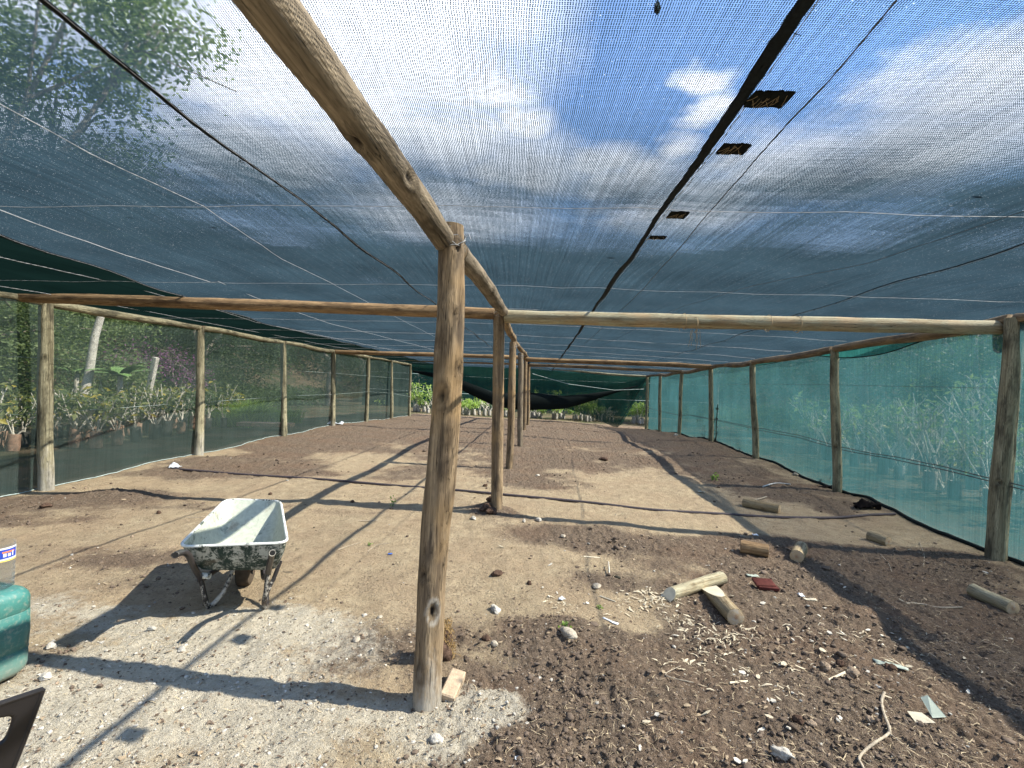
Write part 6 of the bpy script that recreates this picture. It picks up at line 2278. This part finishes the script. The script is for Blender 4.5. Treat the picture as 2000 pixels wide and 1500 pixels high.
# grass clump
def grass_clump(px, py, Y, wx, n, h, label, seed):
    rg = np.random.default_rng(seed)
    c = W(px, py, Y)
    x = c.x + rg.uniform(-wx, wx, n); y = c.y + rg.uniform(-wx * .6, wx * .6, n)
    z = ground_base(x, y)
    d = rg.normal(0, .35, (n, 2)) * h
    hh = h * rg.uniform(.5, 1, n)
    w_ = 0.012
    a = np.stack([x, y, z], -1)
    m_ = a + np.stack([d[:, 0] * .4, d[:, 1] * .4, hh * .7], -1)
    t = a + np.stack([d[:, 0] * 1.3, d[:, 1] * 1.3, hh], -1)
    o_ = np.array([w_, 0, 0])
    V = np.stack([a - o_, a + o_, m_ + o_, m_ - o_, t - o_ * .2, t + o_ * .2], 1).reshape(-1, 3)
    b = (np.arange(n) * 6)[:, None]
    Q = np.concatenate([np.concatenate([b, b + 1, b + 2, b + 3], 1), np.concatenate([b + 3, b + 2, b + 5, b + 4], 1)])
    T = np.repeat(np.stack([rg.random(n), rg.random(n) * .8, rg.random(n)], -1), 6, axis=0)
    tag(np_mesh('grass', V, Q, M['leaf_back'], attrs={'tint': T}), label, None, None, 'stuff')


grass_clump(445, 810, 13.5, 0.9, 1500, 0.75, 'bright grassy clump between the second and third left posts', 5)
grass_clump(520, 805, 14.5, 0.9, 700, 0.5, 'shorter grass before the third left post', 6)
mb = MB()
bc = W(520, 829, 12.6)
mb.box(bc, (1.3, 0.4, 0.10), Matrix.Rotation(R(8), 3, 'Z'), bev=0.01)
tag(mb.build('slab', M['bag_r'], origin=bc), 'low reddish brick slab outside the left net before the third post', 'slab')


# potted saplings: three kinds, then copies
def sapling(bagmat, leafmat, h, nst, seed, nleaf, lsize, spread=0.25):
    rg = np.random.default_rng(seed)
    rs_ = random.Random(seed)
    rt = empty('potted_sapling', (0, 0, 0), 'x', 'sapling')
    mb = MB()
    rings = []
    for z, r_ in ((0, .075), (.02, .092), (.1, .096), (.2, .088), (.27, .09), (.30, .085), (.285, .075), (.275, .0)):
        rings.append([Vector((r_ * (1 + rs_.uniform(-.08, .08)) * math.cos(a), r_ * math.sin(a), z)) for a in np.linspace(0, 6.283, 12, endpoint=False)])
    mb.loft(rings, cap=False)
    mb.build('grow_bag', M[bagmat], parent=rt)
    mb = MB()
    tips = []
    for i in range(nst):
        a = rs_.uniform(0, 6.28)
        p0 = Vector((0.02 * math.cos(a), 0.02 * math.sin(a), .26))
        d = Vector((math.cos(a) * spread, math.sin(a) * spread, h - .26))
        p1 = p0 + d * .4 + Vector((rs_.uniform(-.04, .04), rs_.uniform(-.04, .04), 0))
        p2 = p0 + d
        mb.tube([p0, p1, p2], [.013, .010, .006], 5)
        tips += [p2, p1.lerp(p2, .6)]
        for j in range(3):
            b_ = a + rs_.uniform(-1.4, 1.4)
            q1 = p0.lerp(p2, rs_.uniform(.3, .8))
            q2 = q1 + Vector((math.cos(b_) * .16, math.sin(b_) * .16, rs_.uniform(.06, .24)))
            mb.tube([q1, q1.lerp(q2, .5) + Vector((0, 0, -.01)), q2], [.007, .006, .004], 4)
            tips.append(q2)
    mb.build('stems', M['bark_pale'], parent=rt)
    V, Q, T = leaves(rg, [tuple(t) for t in tips], 0.05, nleaf, lsize, 0.42)
    np_mesh('foliage', V, Q, M[leafmat], parent=rt, attrs={'tint': T})
    return rt


def rows_of(proto_list, spots, label, group, seed):
    rs_ = random.Random(seed)
    used = set()
    for i, (x, y) in enumerate(spots):
        pr = proto_list[rs_.randrange(len(proto_list)) if i >= len(proto_list) else i]
        o = pr if id(pr) not in used else copy_tree(pr)
        used.add(id(pr))
        o.location = (x, y, float(ground_base(np.array([x]), np.array([y]))[0]))
        o.rotation_euler = (rs_.uniform(-.06, .06), rs_.uniform(-.06, .06), rs_.uniform(0, 6.28))
        k_ = rs_.uniform(.85, 1.2)
        o.scale = (k_, k_, k_)
        tag(o, label, 'sapling', group)


rs = random.Random(8)
pl = [sapling('bag_r', 'leaf_yellow', .85, 4, 1, 5, .13), sapling('bag_k', 'leaf_yellow', 1.0, 3, 2, 5, .12), sapling('bag_r', 'leaf', .8, 4, 3, 7, .12)]
sp = []
for r_ in range(5):
    for j in range(13):
        y = 7.4 + j * .50 + rs.uniform(-.08, .08)
        x = -7.55 - r_ * .42 - 0.02 * (y - 8) + rs.uniform(-.08, .08) - (0.9 if y < 8.6 else 0)
        sp.append((x, y))
rows_of(pl, sp, 'yellow-green sapling in a clay-coloured bag outside the left net', 'potted saplings outside the left net', 1)
pl = [sapling('bag_k', 'leaf_light', 1.0, 5, 11, 2, .14, .42), sapling('bag_w', 'leaf_light', 1.15, 4, 12, 2, .14, .40), sapling('bag_k', 'leaf_yellow', .8, 4, 13, 3, .12, .35)]
sp = [(6.7 + .75 * r_ + rs.uniform(-.15, .15) + 0.06 * j, 6.2 + j * .62 + rs.uniform(-.15, .15)) for r_ in range(4) for j in range(10)]
rows_of(pl, sp, 'sparse pale-stemmed sapling in a bag outside the right net', 'potted saplings outside the right net', 2)
pl = [sapling('bag_w', 'leaf_back', .85, 5, 21, 9, .13, .22), sapling('bag_w', 'leaf_back', 1.25, 5, 22, 9, .13, .25), sapling('bag_w', 'leaf_back', .55, 4, 23, 9, .12, .18), sapling('bag_w', 'leaf_light', .65, 6, 24, 1, .1, .3)]
sp = []
for a_, b_, n_ in ((808, 850, 5), (880, 940, 9), (945, 960, 2), (985, 1000, 2), (1028, 1062, 7), (1080, 1105, 4), (1118, 1200, 12), (1238, 1260, 4)):
    for j in range(n_):
        yy = 24.4 + rs.uniform(0, 1.6)
        px = a_ + (b_ - a_) * (j + rs.uniform(.2, .8)) / n_
        sp.append(((px - 1000) / FPX * yy, yy))
rows_of(pl, sp, 'leafy green sapling in a pale bag beyond the end wall', 'potted saplings beyond the end wall', 3)

# bare branching shrubs outside the right net
def bare_shrub(px, py, Y, h, label, seed, leafy=3):
    rg = np.random.default_rng(seed)
    rs_ = random.Random(seed)
    c = W(px, py, Y)
    z = gz(c.x, c.y)
    rt = empty('bare_shrub', (c.x, c.y, z), label, 'shrub')
    mb = MB()
    tips = []
    def br(p, d, L, r_, dep):
        q1 = p + d * L * .5 + Vector((rs_.uniform(-.04, .04), rs_.uniform(-.04, .04), .02)) * L
        q2 = q1 + (d + Vector((0, 0, .25))).normalized() * L * .5
        mb.tube([p, q1, q2], [r_, r_ * .85, r_ * .7], 6)
        if dep == 0:
            tips.append(tuple(q2)); return
        for _ in range(rs_.choice([2, 2, 3])):
            nd = (d + Vector((rs_.uniform(-.8, .8), rs_.uniform(-.8, .8), rs_.uniform(0, .4)))).normalized()
            br(q2, nd, L * rs_.uniform(.6, .85), r_ * .7, dep - 1)
    for k_ in range(4):
        a = rs_.uniform(0, 6.28)
        br(Vector((c.x, c.y, z)), Vector((math.cos(a) * .5, math.sin(a) * .5, 1)).normalized(), h * .38, 0.025, 3)
    mb.build('branches', M['bark_pale'], parent=rt)
    V, Q, T = leaves(rg, tips, .06, leafy, .12, .3)
    np_mesh('foliage', V, Q, M['leaf_light'], parent=rt, attrs={'tint': T})


bare_shrub(1845, 930, 7.9, 1.5, 'bare white-branched shrub behind the right net left of the nearest post', 3)
bare_shrub(1990, 940, 7.3, 1.9, 'tall bare-branched shrub behind the right net right of the nearest post', 4)
bare_shrub(1760, 900, 9.2, 1.3, 'smaller bare shrub behind the right net, mid-way between the first two posts', 5, 5)

# little green weeds inside
def weed(px, py, h, n, label, seed, size=.03):
    rg = np.random.default_rng(seed)
    c = GP(px, py)
    rt = empty('weed', c, label, 'weed')
    mb = MB()
    rs_ = random.Random(seed)
    tips = []
    for i in range(n):
        a = 6.28 * i / n + rs_.uniform(-.3, .3)
        e = c + Vector((math.cos(a) * h * .3, math.sin(a) * h * .3, h * rs_.uniform(.5, 1)))
        mb.tube([c, c.lerp(e, .5) + Vector((0, 0, h * .1)), e], .0022, 4)
        tips.append(tuple(e))
    mb.build('stems', M['banana'], parent=rt)
    V, Q, T = leaves(rg, tips, size * .35, 3, size, .6)
    np_mesh('foliage', V, Q, M['leaf_back'], parent=rt, attrs={'tint': T})


weed(1105, 1228, .045, 4, 'green seedling behind the brown-grey stone on the mound', 1, .032)
weed(767, 990, .10, 4, 'tiny upright green seedling between the far shadow lines', 2, .035)
weed(722, 1066, .03, 5, 'small pale weed beside the bent twig left of the near centre post', 3, .018)
weed(1170, 1188, .02, 6, 'flat faint weed on the sand left of the plastic strip', 4, .018)
weed(1398, 937, .10, 6, 'grey-green weed in the diagonal shadow in the distance', 5, .06)
weed(740, 798, .5, 5, 'bright leafed weed at the foot of the left net before the sixth post', 6, .16)
bpy.context.view_layer.update()
